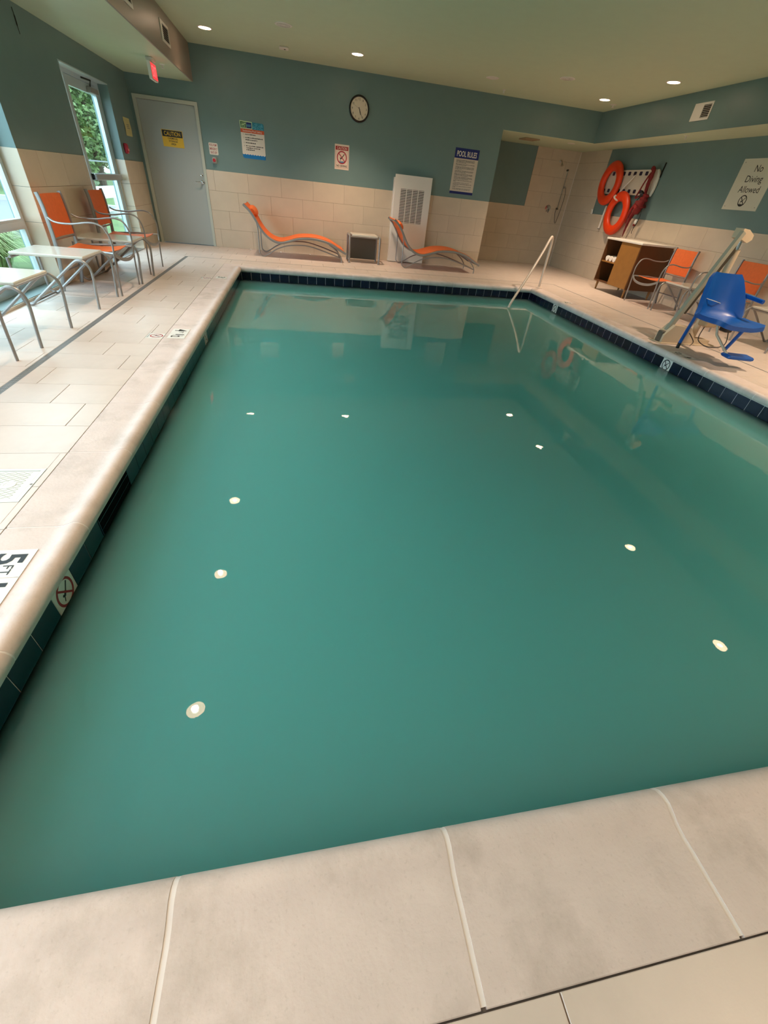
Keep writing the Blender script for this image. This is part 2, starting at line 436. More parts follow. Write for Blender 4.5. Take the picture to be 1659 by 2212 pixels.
# walls ------------------------------------------------------------
WO = 0.26
W1 = (2.35, 6.04, 0.03, 2.20); W2 = (-1.7, 1.9, 0.03, 2.20); DR = (7.76, 9.45, 0.0, 2.11)
b = MB(); ys = [YN, W2[0], W2[1], W1[0], W1[1], DR[0], DR[1], YB + WO]
for i in range(0, 7, 2): b.box(XL - WO, XL, ys[i], ys[i + 1], 0, ZC)
for q in (W1, W2): b.box(XL - WO, XL, q[0], q[1], 0, q[2]); b.box(XL - WO, XL, q[0], q[1], q[3], ZC)
b.box(XL - WO, XL, DR[0], DR[1], DR[3], ZC)
wall_left = struct('wall_left', b, TEAL)
b = MB()
D1 = (-2.687, -1.64, 2.137)
b.box(XL, D1[0], YB, YB + 0.14, 0, ZC); b.box(D1[0], D1[1], YB, YB + 0.14, D1[2], ZC); b.box(D1[1], SHX0, YB, YB + 0.14, 0, ZC); b.box(SHX0, XR, YB, YB + 0.14, ZSR + .004, ZC)
wall_back = struct('wall_back', b, TEAL)
b = MB(); b.box(XL - WO, -1.2, YB + .30, YB + .40, 0, ZC); b.box(-1.3, -1.2, YB + .14, YB + .30, 0, ZC); b.box(XL - WO, -1.2, YB + .14, YB + .30, ZC - .2, ZC); b.box(XL, -1.3, YB, YB + .30, -.3, -.012); struct('wall_light_block', b, TEAL)  # unseen backing added behind the grey door to block leaking sky light
b = MB(); b.box(XR, XR + 0.15, YN, SHY + 0.15, 0, ZC); wall_right = struct('wall_right', b, TEAL)
b = MB(); b.box(SHX0 - 0.1, XR, SHY, SHY + 0.15, 0, ZSR); wall_shower = struct('wall_shower', b, TEAL)
b = MB(); b.box(SHX0 - 0.1, SHX0, YB + 0.14, SHY, 0, ZSR); wall_sh2 = struct('wall_shower_side', b, TEAL)
b = MB(); b.box(XL - WO, XR + 0.15, YN - 0.15, YN, 0, ZC); wall_near = struct('wall_front', b, TEAL)
b = MB(); b.box(XL - WO, XR + 0.15, YN - 0.15, YB + 0.14, ZC, ZC + 0.12); b.box(SHX0, XR, YB, YB + 0.14, ZSR, ZSR + 0.004); b.box(SHX0 - 0.1, XR + 0.15, YB + 0.14, SHY + 0.15, ZSR, ZSR + 0.1); ceiling = struct('ceiling', b, CEIL)
# soffits: face panel and underside
XS, XSR = -1.657, 6.10
b = MB(); b.box(XL, XS - .02, YN, YB, ZSL, ZSL + 0.02); struct('ceiling_soffit_left', b, CEIL)
b = MB(); b.box(XS - 0.02, XS, YN, YB, ZSL, ZC); struct('trim_1', b, TAUPE)
b = MB(); b.box(XSR + .02, XR, YN, YB, ZSR, ZSR + 0.02); struct('ceiling_soffit_right', b, CEIL)
b = MB(); b.box(XSR, XSR + 0.02, YN, YB, ZSR, ZC); struct('trim_2', b, TEAL)

# wall tiles -------------------------------------------------------
WT = 0.008; RH = ZT / 4
def wt(parent, M, U0, U1, V0, V1, ph_u, holes=(), shift=0.2045):
    return tile_field('wall_tile', parent, M, U0, U1, V0, V1, ph_v=0.0, pv=RH, ph_u=ph_u, pu=0.622, shift=shift, t=WT, material=WTILE, joint=0.0028, holes=holes, ch=0.001)
MBk = on_back(0, 0)
b = MB(); b.box(D1[1], SHX0 - 0.001, YB - 0.004, YB, 0, ZT - 0.001); b.build('tile_grout', WGROUT, wall_back)
nb = wt(wall_back, MBk, D1[1] + 0.001, SHX0, 0, ZT, -1.525 - 0.61)
MRt = on_right(0, 0)
b = MB(); b.box(XR - 0.004, XR, YN, SHY, 0, ZT - 0.001); b.box(XR - 0.004, XR, 10.945, SHY, ZT - 0.001, ZSR); b.build('tile_grout', WGROUT, wall_right)
wt(wall_right, MRt, -10.94, -2.5, 0, ZT, 0.1)
wt(wall_right, MRt, -SHY, -10.94, 0, ZSR, 0.1)
fs_ = MB(); tile_field('x', wall_right, MRt, -2.5, -YN, 0, ZT, 0.0, RH, 0.1, 0.622, 0.2045, WT, WTILE, 0.0028, stuff=fs_); fs_.build('wall_tiles_beyond', WTILE, wall_right, kind='stuff')
MSh = on_back(0, 0, SHY)
b = MB(); b.box(SHX0, XR, SHY - 0.004, SHY, 0, ZT - 0.001); b.box(5.70, XR, SHY - 0.004, SHY, ZT - 0.001, ZSR); b.build('tile_grout', WGROUT, wall_shower)
wt(wall_shower, MSh, SHX0, 5.70, 0, ZT, 0.3); wt(wall_shower, MSh, 5.70, XR - WT, 0, ZSR, 0.3)
b = MB(); b.tube([(XR - 0.010, SHY - 0.010, 0), (XR - 0.010, SHY - 0.010, ZSR)], 0.006, 6); b.build('corner_caulk', LGROUT, wall_shower)
MLt = on_left(0, 0)
b = MB()
for a0, a1 in ((W1[1], DR[0]), (DR[1], YB), (W2[1], W1[0])): b.box(XL, XL + 0.004, a0, a1, 0, ZT - 0.001)
b.build('tile_grout', WGROUT, wall_left)
wt(wall_left, MLt, W1[1], DR[0], 0, ZT, 0.2); wt(wall_left, MLt, DR[1], YB - 0.001, 0, ZT, 0.2); wt(wall_left, MLt, W2[1], W1[0], 0, ZT, 0.2)
# tiled reveals of window and exit door (facing the camera)
def reveal(y, d):
    M = mtx((1, 0, 0), (0, 0, 1), (0, -1, 0), (0, y, 0))
    for k in range(4): place_tile('wall_tile', wall_left, M, XL - d, XL + WT, k * RH + 0.0015, (k + 1) * RH - 0.0015, WT, WTILE)
reveal(W1[1], 0.17); reveal(DR[1], 0.145)

# ================================================================== POOL
pool = sempty('swimming_pool', (0, 0, 0))
sb = MB(); PB = -1.45; sx0, sx1, sy0, sy1 = PXL - 0.008, PXR + 0.008, PYN - 0.008, PYF + 0.008
for a in ((sx0 - 0.2, sx0, sy0 - 0.2, sy1 + 0.2), (sx1, sx1 + 0.2, sy0 - 0.2, sy1 + 0.2), (sx0, sx1, sy0 - 0.2, sy0), (sx0, sx1, sy1, sy1 + 0.2)):
    sb.box(*a, PB - 0.15, -0.06)
sb.box(sx0, sx1, sy0, sy1, PB - 0.15, PB)
sb.build('basin', PLASTER, pool)
# waterline tiles: single course; grout bed is the pale band behind
g = MB(); zt0, zt1 = -0.217, -0.064
for a in ((sx0, sx0 + 0.0055, sy0, sy1), (sx1 - 0.0055, sx1, sy0, sy1), (sx0, sx1, sy0, sy0 + 0.0055), (sx0, sx1, sy1 - 0.0055, sy1)): g.box(*a, -0.23, -0.0605)
g.build('tile_bed', LGROUT, pool)
PT, PJ = 0.1567, 0.0036
def wl_face(M, U0, U1, ph, skip=(), special=()):
    n = math.floor((U0 - ph) / PT + 1e-6)
    while ph + n * PT < U1 - 0.01:
        u0 = max(U0, ph + n * PT + PJ / 2); u1 = min(U1, ph + (n + 1) * PT - PJ / 2); n += 1
        if u1 - u0 < 0.01: continue
        if any(s0 - 0.01 < (u0 + u1) / 2 < s1 + 0.01 for s0, s1 in skip): continue
        if any(abs((u0 + u1) / 2 - s) < PT * 0.51 for s in special):
            o = place_tile('no_diving_tile', pool, M, u0, u1, zt0, zt1, 0.008, WPLAS)
            o['label'] = 'white waterline tile with a no diving symbol'
            s = 0.062
            k = MATS['red print'] if M.col[2].x > 0.5 else BLACK
            no_dive(o, s, 0, 0.012, 0.0081, k, BLACK)
            text_part('lettering', 'NO DIVING', BLACK, o, 0, -0.062, width=0.12, height=0.012, z=0.0081)
        else: place_tile('waterline_tile', pool, M, u0, u1, zt0, zt1, 0.008, NAVY)
ML = mtx((0, 1, 0), (0, 0, 1), (1, 0, 0), (sx0, 0, 0)); MR = mtx((0, -1, 0), (0, 0, 1), (-1, 0, 0), (sx1, 0, 0))
MFa = mtx((1, 0, 0), (0, 0, 1), (0, -1, 0), (0, sy1, 0)); MN = mtx((-1, 0, 0), (0, 0, 1), (0, 1, 0), (0, sy0, 0))
SK = (1.658, 2.088)
wl_face(ML, sy0, SK[0], 1.033, special=(1.267,)); wl_face(ML, SK[1], sy1, 2.248, special=(4.68,))
wl_face(MR, -sy1, -sy0, -3.057, special=(-4.39, -7.21))
wl_face(MFa, sx0 + 0.008, sx1 - 0.008, -0.783); wl_face(MN, -sx1 + 0.008, -sx0 - 0.008, 0.1)
# skimmer mouth in the left wall: flat plate, recess shade put into its black
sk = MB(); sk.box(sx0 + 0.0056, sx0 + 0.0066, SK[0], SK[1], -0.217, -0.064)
sk.build('skimmer_mouth_shade', mat('skimmer shadow black', (6, 7, 9), .95, spec=.1), pool)
sk = MB(); sk.box(sx0 + 0.006, sx0 + 0.009, SK[0], SK[1], -0.105, -0.101); sk.box(sx0 + 0.006, sx0 + 0.009, SK[0], SK[1], -0.150, -0.147); sk.box(sx0 + 0.006, sx0 + 0.010, SK[0], SK[0] + 0.006, -0.217, -0.064); sk.box(sx0 + 0.006, sx0 + 0.010, SK[1] - 0.006, SK[1], -0.217, -0.064)
sk.build('skimmer_frame', NAVY, pool)
# coping stones with raised rounded lip
prof = [(0, -0.05), (0, -0.002), (0.002, 0.0), (0.15, 0.0), (0.185, -0.0015), (0.212, 0.002), (0.238, 0.012), (0.256, 0.0175), (0.275, 0.0155), (0.291, 0.006), (0.301, -0.010), (0.305, -0.027), (0.301, -0.044), (0.291, -0.055), (0.276, -0.060), (0.05, -0.060)]
def coping_piece(M, u0, u1, miter0=False, miter1=False):
    # local: u along the edge, w across (0 outer -> CW inner), z up
    mb = MB(); n = len(prof); vs = []
    for e, u in ((0, u0), (1, u1)):
        for wv, z in prof:
            uu = u
            if e == 0 and miter0: uu = u + (CW - wv) * -1 + 0
            if e == 1 and miter1: uu = u + (CW - wv)
            vs.append((M @ Vector((uu, wv, z)))[:])
    fs = [(i, (i + 1) % n, n + (i + 1) % n, n + i) for i in range(n)] + [tuple(range(n)), tuple(range(2 * n - 1, n - 1, -1))]
    return mb.add(vs, fs).build('coping_stone', COPING, pool, smooth=35)
CJ = 0.013
grl = MB()
def coping_run(M, U0, U1, joints, CJ=0.007):
    js = [U0] + [j for j in joints if U0 + 0.12 < j < U1 - 0.12] + [U1]
    for i in range(len(js) - 1):
        coping_piece(M, js[i] + (CJ / 2 if i else 0.003), js[i + 1] - (CJ / 2 if i < len(js) - 2 else 0.003), i == 0, i == len(js) - 2)
    n = len(prof)
    for j in js[1:-1]:
        vs = [(M @ Vector((j + sgn * CJ * 0.55, min(max(wv, 0.004), 0.3035), (z - 0.0018) if z > -0.02 else z + 0.0015)))[:] for sgn in (-1, 1) for wv, z in prof]
        grl.add(vs, [(i, (i + 1) % n, n + (i + 1) % n, n + i) for i in range(n)])
ix0, ix1, iy0, iy1 = PXL + LIP, PXR - LIP, PYN + LIP, PYF - LIP
CP = 0.622
# left run: u=+y, w=+x
coping_run(mtx((0, 1, 0), (1, 0, 0), (0, 0, 1), (ix0 - CW, 0, 0)), iy0, iy1, [0.905 + CP * k for k in range(14)])
coping_run(mtx((0, 1, 0), (-1, 0, 0), (0, 0, 1), (ix1 + CW, 0, 0)), iy0, iy1, [0.70 + CP * k for k in range(14)])
coping_run(mtx((1, 0, 0), (0, 1, 0), (0, 0, 1), (0, iy0 - CW, 0)), ix0, ix1, [-0.312 + 0.624 * k for k in range(9)], 0.013)
coping_run(mtx((1, 0, 0), (0, -1, 0), (0, 0, 1), (0, iy1 + CW, 0)), ix0, ix1, [-0.30 + 0.624 * k for k in range(9)])
grl.build('coping_grout', LGROUT, pool, smooth=50)

# water body (cloudy)
wb = MB(); e = 0.0006
wb.box(PXL + e, PXR - e, PYN + e, PYF - e, PB + 0.002, WZ)
wtr = wb.build('pool_water', WATER, None, kind='stuff')
tag(wtr, 'still cloudy turquoise water filling the swimming pool', 'water')

# ================================================================== DRAIN, LID, DEPTH MARKERS
dt = thing('trench_drain', 'narrow slotted trench drain let into the deck tiles around the pool', 'drain')
ch = MB(); gr = MB()
for a in ((DL0, DL1, -2.0, DF1), (DL1, DR0, DF0, DF1), (DR0, DR1, -2.0, DF1)):
    ch.box(a[0] + .001, a[1] - .001, a[2], a[3], -0.0112, -0.006)
ch.build('channel', DARK, dt)
y = -1.98
while y < DF1 - 0.01:
    for x0, x1 in ((DL0, DL1), (DR0, DR1)): gr.box(x0 + .0015, x1 - .0015, y, y + 0.009, -0.006, -0.001)
    y += 0.017
x = DL1
while x < DR0 - 0.01:
    gr.box(x, x + 0.009, DF0 + .0015, DF1 - .0015, -0.006, -0.001); x += 0.017
for x0, x1 in ((DL0, DL1), (DR0, DR1)):
    for xx in (x0 + .0015, (x0 + x1) / 2 - .0015, x1 - .0045): gr.box(xx, xx + .003, -1.98, DF1 - .002, -0.006, -0.0008)
for yy in (DF0 + .0015, (DF0 + DF1) / 2 - .0015, DF1 - .0045): gr.box(DL1, DR0, yy, yy + .003, -0.006, -0.0008)
gr.build('grate', mat('drain grate', (150, 148, 146), 0.4, metal=0.3), dt, kind='stuff')

sl = thing('skimmer_lid', 'white square skimmer lid with diamond pattern set in the deck', 'lid', ((skim[0] + skim[1]) / 2, (skim[2] + skim[3]) / 2, -0.011))
hw, hh = (skim[1] - skim[0]) / 2 - .002, (skim[3] - skim[2]) / 2 - .002
f = MB()
for a in ((-hw, -hw + .018, -hh, hh), (hw - .018, hw, -hh, hh), (-hw + .018, hw - .018, -hh, -hh + .018), (-hw + .018, hw - .018, hh - .018, hh)): f.box(*a, 0, 0.0118)
LIDM = mat('ivory plastic lid', (220, 221, 214), 0.45)
f.build('lid_frame', LIDM, sl)
iw, ih = hw - .021, hh - .021
f = MB(); f.box(-iw, iw, -ih, ih, 0, 0.0095); f.build('cover_plate', LIDM, sl)
f = MB()
n = 11
for k in range(-n, n + 1):
    for sg in (1, -1):
        c = k * 0.024
        pts = []
        for t in [i * 0.012 for i in range(-24, 25)]:
            px, py = t, sg * t * 0.62 + c
            if abs(px) < iw - .02 and abs(py) < ih - .006: pts.append((px, py, 0.0096))
        if len(pts) > 1: f.tube([pts[0], pts[-1]], 0.0011, 4)
f.build('diamond_ribs', mat('lid rib', (170, 172, 160), 0.5), sl, kind='stuff')
for cx in (0.04, -0.045):
    ring_mb(0.020, 0.030, cx, 0, 0.0095, 0.0112, 24).build('lid_ring', LIDM, sl)
MB().prism(circ(0.02, 0.04, 0, 20), 0.0095, 0.0104).build('lid_boss', LIDM, sl)
MB().prism(circ(0.016, -0.045, 0, 20), 0.0095, 0.0104).build('finger_hole', DARK, sl)
MB().prism(circ(0.006, hw - .009, 0, 12), 0.0118, 0.0124).build('screw', GREYP, sl)

def depth_marker(x0, y0, ft, label, flip=False, half=True):
    # tiles set in coping; text up = +x (left side) or -x (right side)
    if not flip: M = mtx((0, -1, 0), (1, 0, 0), (0, 0, 1), (x0, y0, 0.0))
    else: M = mtx((0, 1, 0), (-1, 0, 0), (0, 0, 1), (x0, y0, 0.0))
    t = thing('depth_marker', label, 'depth marker', mtx=M)
    S = 0.150
    p = MB(); p.box(0, S, 0, S, 0.0001, 0.0012); p.build('number_tile', WPLAS, t)
    text_part('numeral', ft, BLACK, t, 0.050, 0.075, width=0.060, height=0.105, z=0.0013, bold=0.02)
    text_part('unit_lettering', 'FT', BLACK, t, 0.112, 0.088, width=0.050, height=0.036, z=0.0013)
    if half:
        p = MB(); p.box(S + .003, 2 * S + .003, 0, S, 0.0001, 0.0012); p.build('fraction_tile', WPLAS, t)
        text_part('fraction', '1', BLACK, t, S + 0.038, 0.090, width=0.020, height=0.075, z=0.0013, bold=0.02)
        text_part('fraction', '2', BLACK, t, S + 0.098, 0.062, width=0.042, height=0.075, z=0.0013, bold=0.02)
        f = MB(); f.prism([(S + .058, .03), (S + .064, .03), (S + .082, .125), (S + .076, .125)], 0.0013, 0.0019); f.build('fraction_bar', BLACK, t)
    return t
depth_marker(-1.205, 1.387, '5', 'white deck tile reading 5 FT beside the skimmer mouth')
depth_marker(-1.203, 4.497, '4', 'white deck tiles reading 4 1/2 FT on the coping by the window side')
depth_marker(-1.195, 7.29, '3', 'white deck tile reading 3 FT on the coping near the far corner', half=False)
depth_marker(4.615, 4.22, '4', 'white deck tiles reading 4 1/2 FT on the coping below the pool lift', flip=True)
depth_marker(4.615, 7.05, '3', 'white deck tile reading 3 FT on the coping near the handrail', flip=True, half=False)
for (x0, x1, y0, y1), lb in zip(deckmarks, ('white no diving deck tile halfway along the window side coping', 'white no diving deck tile near the pool corner by the grey door')):
    t = thing('no_diving_marker', lb, 'marker', mtx=mtx((0, -1, 0), (1, 0, 0), (0, 0, 1), ((x0 + x1) / 2, (y0 + y1) / 2, -TT)))
    p = MB(); p.cbox(-.0725, .0725, -.072, .072, 0, TT + .0002, .001); p.build('marker_tile', WPLAS, t)
    no_dive(t, 0.055, 0, 0.01, TT + .0003, REDP, BLACK)
    text_part('lettering', 'NO DIVING', BLACK, t, 0, -0.058, width=0.11, height=0.012, z=TT + .0003)

# ================================================================== DOORS AND WINDOWS
d1 = sempty('door_1', (0, 0, 0))
fb = MB(); x0, x1, zt = D1; fw = 0.05
fb.box(x0, x0 + fw, YB - .018, YB + .12, 0, zt); fb.box(x1 - fw, x1, YB - .018, YB + .12, 0, zt); fb.box(x0 + fw, x1 - fw, YB - .018, YB + .12, zt - fw, zt)
fb.build('door_frame', DFRAME, d1)
fb = MB(); fb.box(x0 + fw + .003, x1 - fw - .003, YB + .022, YB + .066, 0.012, zt - fw - .003); leaf = fb.build('door_leaf', DOORG, d1)
h = MB(); h.lathe([(0.033, 0.022), (0.033, 0.012), (0.028, 0.006), (0.016, 0.004), (0.013, -0.035)], -1.742, YB, 1.03, 20, axis=1)
h.tube(smoothpts([(-1.742, YB - .033, 1.03), (-1.762, YB - .042, 1.03), (-1.80, YB - .042, 1.028), (-1.85, YB - .038, 1.026)], 4), [0.011] * 4 + [0.0105] * 4 + [0.009] * 5, 8)
h.build('lever_handle', CHROME, leaf, smooth=True)
h = MB(); h.lathe([(0.02, 0.022), (0.02, 0.012), (0.016, 0.009)], -1.738, YB, 1.13, 16, axis=1); h.build('deadbolt', CHROME, leaf, smooth=True)

def framed_window(name, y0, y1, z0, z1, mulls, transom):
    wd = sempty(name)
    xf0, xf1 = XL - .225, XL - .165
    f = MB()
    f.box(xf0, xf1, y0, y0 + .05, z0, z1); f.box(xf0, xf1, y1 - .05, y1, z0, z1)
    f.box(xf0, xf1, y0 + .05, y1 - .05, z0, z0 + .07); f.box(xf0, xf1, y0 + .05, y1 - .05, z1 - .06, z1)
    f.build('window_frame', WFRAME, wd)
    edges = [y0 + .05] + list(mulls) + [y1 - .05]
    for mm in mulls: MB().box(xf0, xf1, mm - .03, mm + .03, z0 + .07, z1 - .06).build('mullion', WFRAME, wd)
    for i in range(len(edges) - 1):
        a, c = edges[i] + (.03 if i else 0), edges[i + 1] - (.03 if i < len(edges) - 2 else 0)
        MB().box(xf0, xf1 + .012, a, c, transom - .024, transom + .024).build('transom', WFRAME, wd)
        for q0, q1 in ((z0 + .07, transom - .024), (transom + .024, z1 - .06)):
            g = MB(); bw = .022
            g.box(xf0 + .012, xf1 + .004, a, a + bw, q0, q1); g.box(xf0 + .012, xf1 + .004, c - bw, c, q0, q1); g.box(xf0 + .012, xf1 + .004, a + bw, c - bw, q0, q0 + bw); g.box(xf0 + .012, xf1 + .004, a + bw, c - bw, q1 - bw, q1)
            g.build('glazing_bead', WFRAME, wd)
            MB().box(xf0 + .027, xf0 + .033, a + .004, c - .004, q0 + .004, q1 - .004).build('pane', GLASS, wd)
    MB().box(XL - .165, XL + .012, y0, y1, z0 - .03, z0 - .004).build('window_sill', WTILE, wd)
    return wd
framed_window('window_1', W1[0], W1[1] - .001, W1[2], W1[3], (4.2,), 0.602)
framed_window('window_2', W2[0], W2[1], W2[2], W2[3], (0.1,), 0.602)

# glazed exit door in the left wall
d2 = sempty('door_2')
xg0, xg1 = XL - .19, XL - .145
f = MB(); y0, y1, zt = DR[0], DR[1] - .001, DR[3]
f.box(xg0 - .02, xg1 + .01, y0, y0 + .05, 0, zt); f.box(xg0 - .02, xg1 + .01, y1 - .055, y1, 0, zt); f.box(xg0 - .02, xg1 + .01, y0 + .05, y1 - .055, zt - .06, zt); f.box(xg0 - .02, xg1 + .01, 8.17, 8.225, 0, zt - .06)
f.build('door_frame', WFRAME, d2)
lf = MB(); a, c = 8.232, y1 - .062
lf.box(xg0, xg1, a, a + .075, .012, zt - .065); lf.box(xg0, xg1, c - .085, c, .012, zt - .065); lf.box(xg0, xg1, a + .075, c - .085, zt - .165, zt - .065); lf.box(xg0, xg1, a + .075, c - .085, .012, .22)
leaf2 = lf.build('door_leaf', WFRAME, d2)
MB().box(xg0 + .018, xg0 + .026, a + .07, c - .08, .215, zt - .16).build('pane', GLASS, leaf2)
MB().box(xg0 + .018, xg0 + .026, y0 + .05, 8.17, .05, zt - .06).build('side_pane', GLASS, d2)
pb = MB(); pb.cbox(xg1 + .03, xg1 + .075, a + .03, c - .005, 0.965, 1.045, .012); pbo = pb.build('push_bar', mat('push bar', (168, 166, 164), 0.35, metal=0.4), d2)
MB().box(xg1, xg1 + .03, a + .03, a + .09, .97, 1.04).box(xg1, xg1 + .03, c - .07, c - .005, .97, 1.04).build('bar_mount', DKBLACK, d2)
cl = MB(); cl.cbox(xg1 + .001, xg1 + .06, 8.95, 9.25, zt - .165, zt - .10, .006); cl.build('door_closer', mat('closer', (160, 158, 156), 0.4, metal=.3), d2)
MB().tube([(xg1 + .045, 9.0, zt - .09), (xg1 + .12, 8.82, zt - .05), (xg1 + .03, 8.75, zt - .035)], .010, 6).build('closer_arm', DKBLACK, d2)
MB().box(xg0 - .02, XL + .012, y0 + .05, y1 - .05, 0.0005, .012).build('threshold', ALU, d2)
# corner bead trims of the exit door opening
t = MB(); t.box(XL - .002, XL + .006, DR[0] - .012, DR[0] + .006, ZT, DR[3]); struct('trim_3', t, WFRAME)
t = MB(); t.box(XL - .14, XL + .004, DR[0], DR[1], DR[3] - .014, DR[3] - .001); struct('trim_4', t, WFRAME)

# ================================================================== CEILING FITTINGS
def downlight(x, y, lit, label, group, power=1.0):
    t = thing('downlight', label, 'ceiling light', (x, y, ZC), group=group)
    tr = MB(); tr.lathe([(0.106, 0.0), (0.106, -0.004), (0.096, -0.008), (0.086, -0.006), (0.086, -0.0005)], n=28); tr.build('trim_ring', WHITE, t, smooth=True)
    if lit:
        ds = MB(); ds.prism(circ(0.085, 0, 0, 28), -0.0042, -0.0030); ds.build('reflector', LENS, t)
        bl = MB(); bl.prism(circ(0.030, 0, 0, 20), -0.0072, -0.0044); bl.build('bulb', BULB, t)
        ld = bpy.data.lights.new('downlight_lamp', 'SPOT'); ld.energy = LAMP_W * 4 * power; ld.color = LAMP_COL; ld.shadow_soft_size = 0.03; ld.spot_size = math.radians(106); ld.spot_blend = 1.0
        lo = bpy.data.objects.new('downlight_lamp', ld); C.objects.link(lo); lo.parent = t; lo.location = (0, 0, -0.04)
    else:
        ds = MB(); ds.prism(circ(0.085, 0, 0, 28), -0.0042, -0.0030); ds.build('lens', WPLAS, t)
    return t
ORD = ('first', 'second', 'third', 'fourth', 'fifth', 'sixth')
for k, y in enumerate((9.35, 5.97, 4.22, 2.32, 0.55, -1.2)): downlight(-1.21, y, True, ORD[k] + ' lit downlight from the end wall in the row along the window soffit', 'window side downlights', 0.5)
for k, y in enumerate((9.47, 7.74, 4.30, 2.35, 0.55, -1.2)): downlight(5.46, y, True, ORD[k] + ' lit downlight from the shower in the row along the teal soffit', 'lift side downlights')
downlight(1.02, 9.33, True, 'lit recessed downlight in the ceiling in front of the wall clock', None)
downlight(2.6, -0.75, True, 'unseen downlight added to warm the deck at the deep end of the pool', None, 0.9)  # out of view, added for warm light on the near coping
downlight(3.26, 9.32, False, 'unlit recessed downlight above the second lounger', None)
def disc(name, label, cat, x, y, z, r, h, material, group=None, detail=None):
    t = thing(name, label, cat, (x, y, z), group=group)
    d = MB(); d.lathe([(r, 0), (r, -h * .6), (r * .92, -h), (r * .2, -h * 1.05)], n=28); d.build('cover', material, t, smooth=35)
    if detail == 'grille':
        for q in (.35, .55, .75): ring_mb(r * q - .003, r * q, 0, 0, -h * 1.12, -h * .9).build('grille_ring', GREYP, t)
    if detail == 'drop':
        s = MB(); s.lathe([(.010, -h), (.010, -h - .03), (.022, -h - .032), (.022, -h - .036)], n=14); s.build('sprinkler_head', WHITE, t, smooth=True)
    return t
disc('ceiling_speaker', 'round white ceiling speaker above the pool safety sign', 'speaker', -0.08, 8.46, ZC, .115, .008, WHITE, detail='grille')
disc('ceiling_speaker', 'round white ceiling speaker out over the pool by the shower', 'speaker', 4.20, 8.55, ZC, .115, .008, WHITE, detail='grille')
disc('sprinkler', 'small sprinkler head in the ceiling above the pool rules sign', 'sprinkler', 3.77, 10.04, ZC, .035, .006, WHITE, detail='drop')
disc('sprinkler', 'small sprinkler head in the ceiling where the teal soffit meets the end wall', 'sprinkler', 5.81, 9.73, ZC, .06, .006, WHITE, detail='drop')
disc('sprinkler', 'small sprinkler head under the teal soffit above the life rings', 'sprinkler', 6.28, 8.08, ZSR, .035, .006, WHITE, detail='drop')
disc('sprinkler', 'small sprinkler head under the low soffit beside the exit sign', 'sprinkler', -1.86, 9.25, ZSL, .035, .006, WHITE, detail='drop')
disc('shower_light', 'round white light in the shower recess ceiling', 'ceiling light', 5.84, 10.95, ZSR, .08, .006, WHITE)
t = thing('smoke_detector', 'square white detector plate on the ceiling beside the speaker', 'detector', (-0.10, 9.71, ZC))
MB().cbox(-.07, .07, -.07, .07, -.022, 0, .006).build('housing', WHITE, t); MB().prism(circ(.014, .015, 0, 16), -.026, -.0222).build('sensor', DKBLACK, t)
t = thing('exhaust_vent', 'beige square exhaust grille in the shower recess ceiling', 'vent', (4.98, 11.2, ZSR))
MB().cbox(-.17, .17, -.17, .17, -.018, 0, .006).build('grille_plate', mat('vent beige', (170, 150, 118), .5), t)
for k in range(6): MB().box(-.13, .13, -.115 + .042 * k, -.095 + .042 * k, -.024, -.0185).build('slat', MATS['vent beige'], t)

def wall_grille(M, wd, ht, label, dark_from, nslat=8):
    t = thing('wall_vent', label, 'vent', mtx=M)
    p = MB(); z = .012
    a0 = wd * dark_from; a1 = wd * .44; b0, b1 = -ht * .36, ht * .36
    for q in ((-wd / 2, a0, -ht / 2, ht / 2), (a1, wd / 2, -ht / 2, ht / 2), (a0, a1, -ht / 2, b0), (a0, a1, b1, ht / 2)): p.box(*q, 0, z)
    p.build('face_plate', WHITE, t)
    MB().box(a0, a1, b0, b1, 0, .002).build('duct_opening', DARK, t)
    for k in range(nslat):
        v = b0 + (b1 - b0) * (k + .5) / nslat
        MB().prism([(.002, v + .001), (.011, v - .007), (.012, v - .005), (.003, v + .004)], a0, a1, axis=0).build('slat', mat('vent slat', (176, 172, 166), .4), t).matrix_local = Matrix(((1, 0, 0, 0), (0, 0, 1, 0), (0, 1, 0, 0), (0, 0, 0, 1)))
    return t
wall_grille(on_right(7.72, 2.60, XSR), .37, .20, 'white metal vent with half its louvres open on the teal soffit', 0.02, 7)
wall_grille(on_left(8.72, 2.615, XS), .46, .20, 'white vent on the taupe soffit face above the exit sign', -0.30, 7)
wall_grille(on_left(6.97, 2.615, XS), .46, .20, 'white vent on the taupe soffit face between the window and the exit door', -0.30, 7)

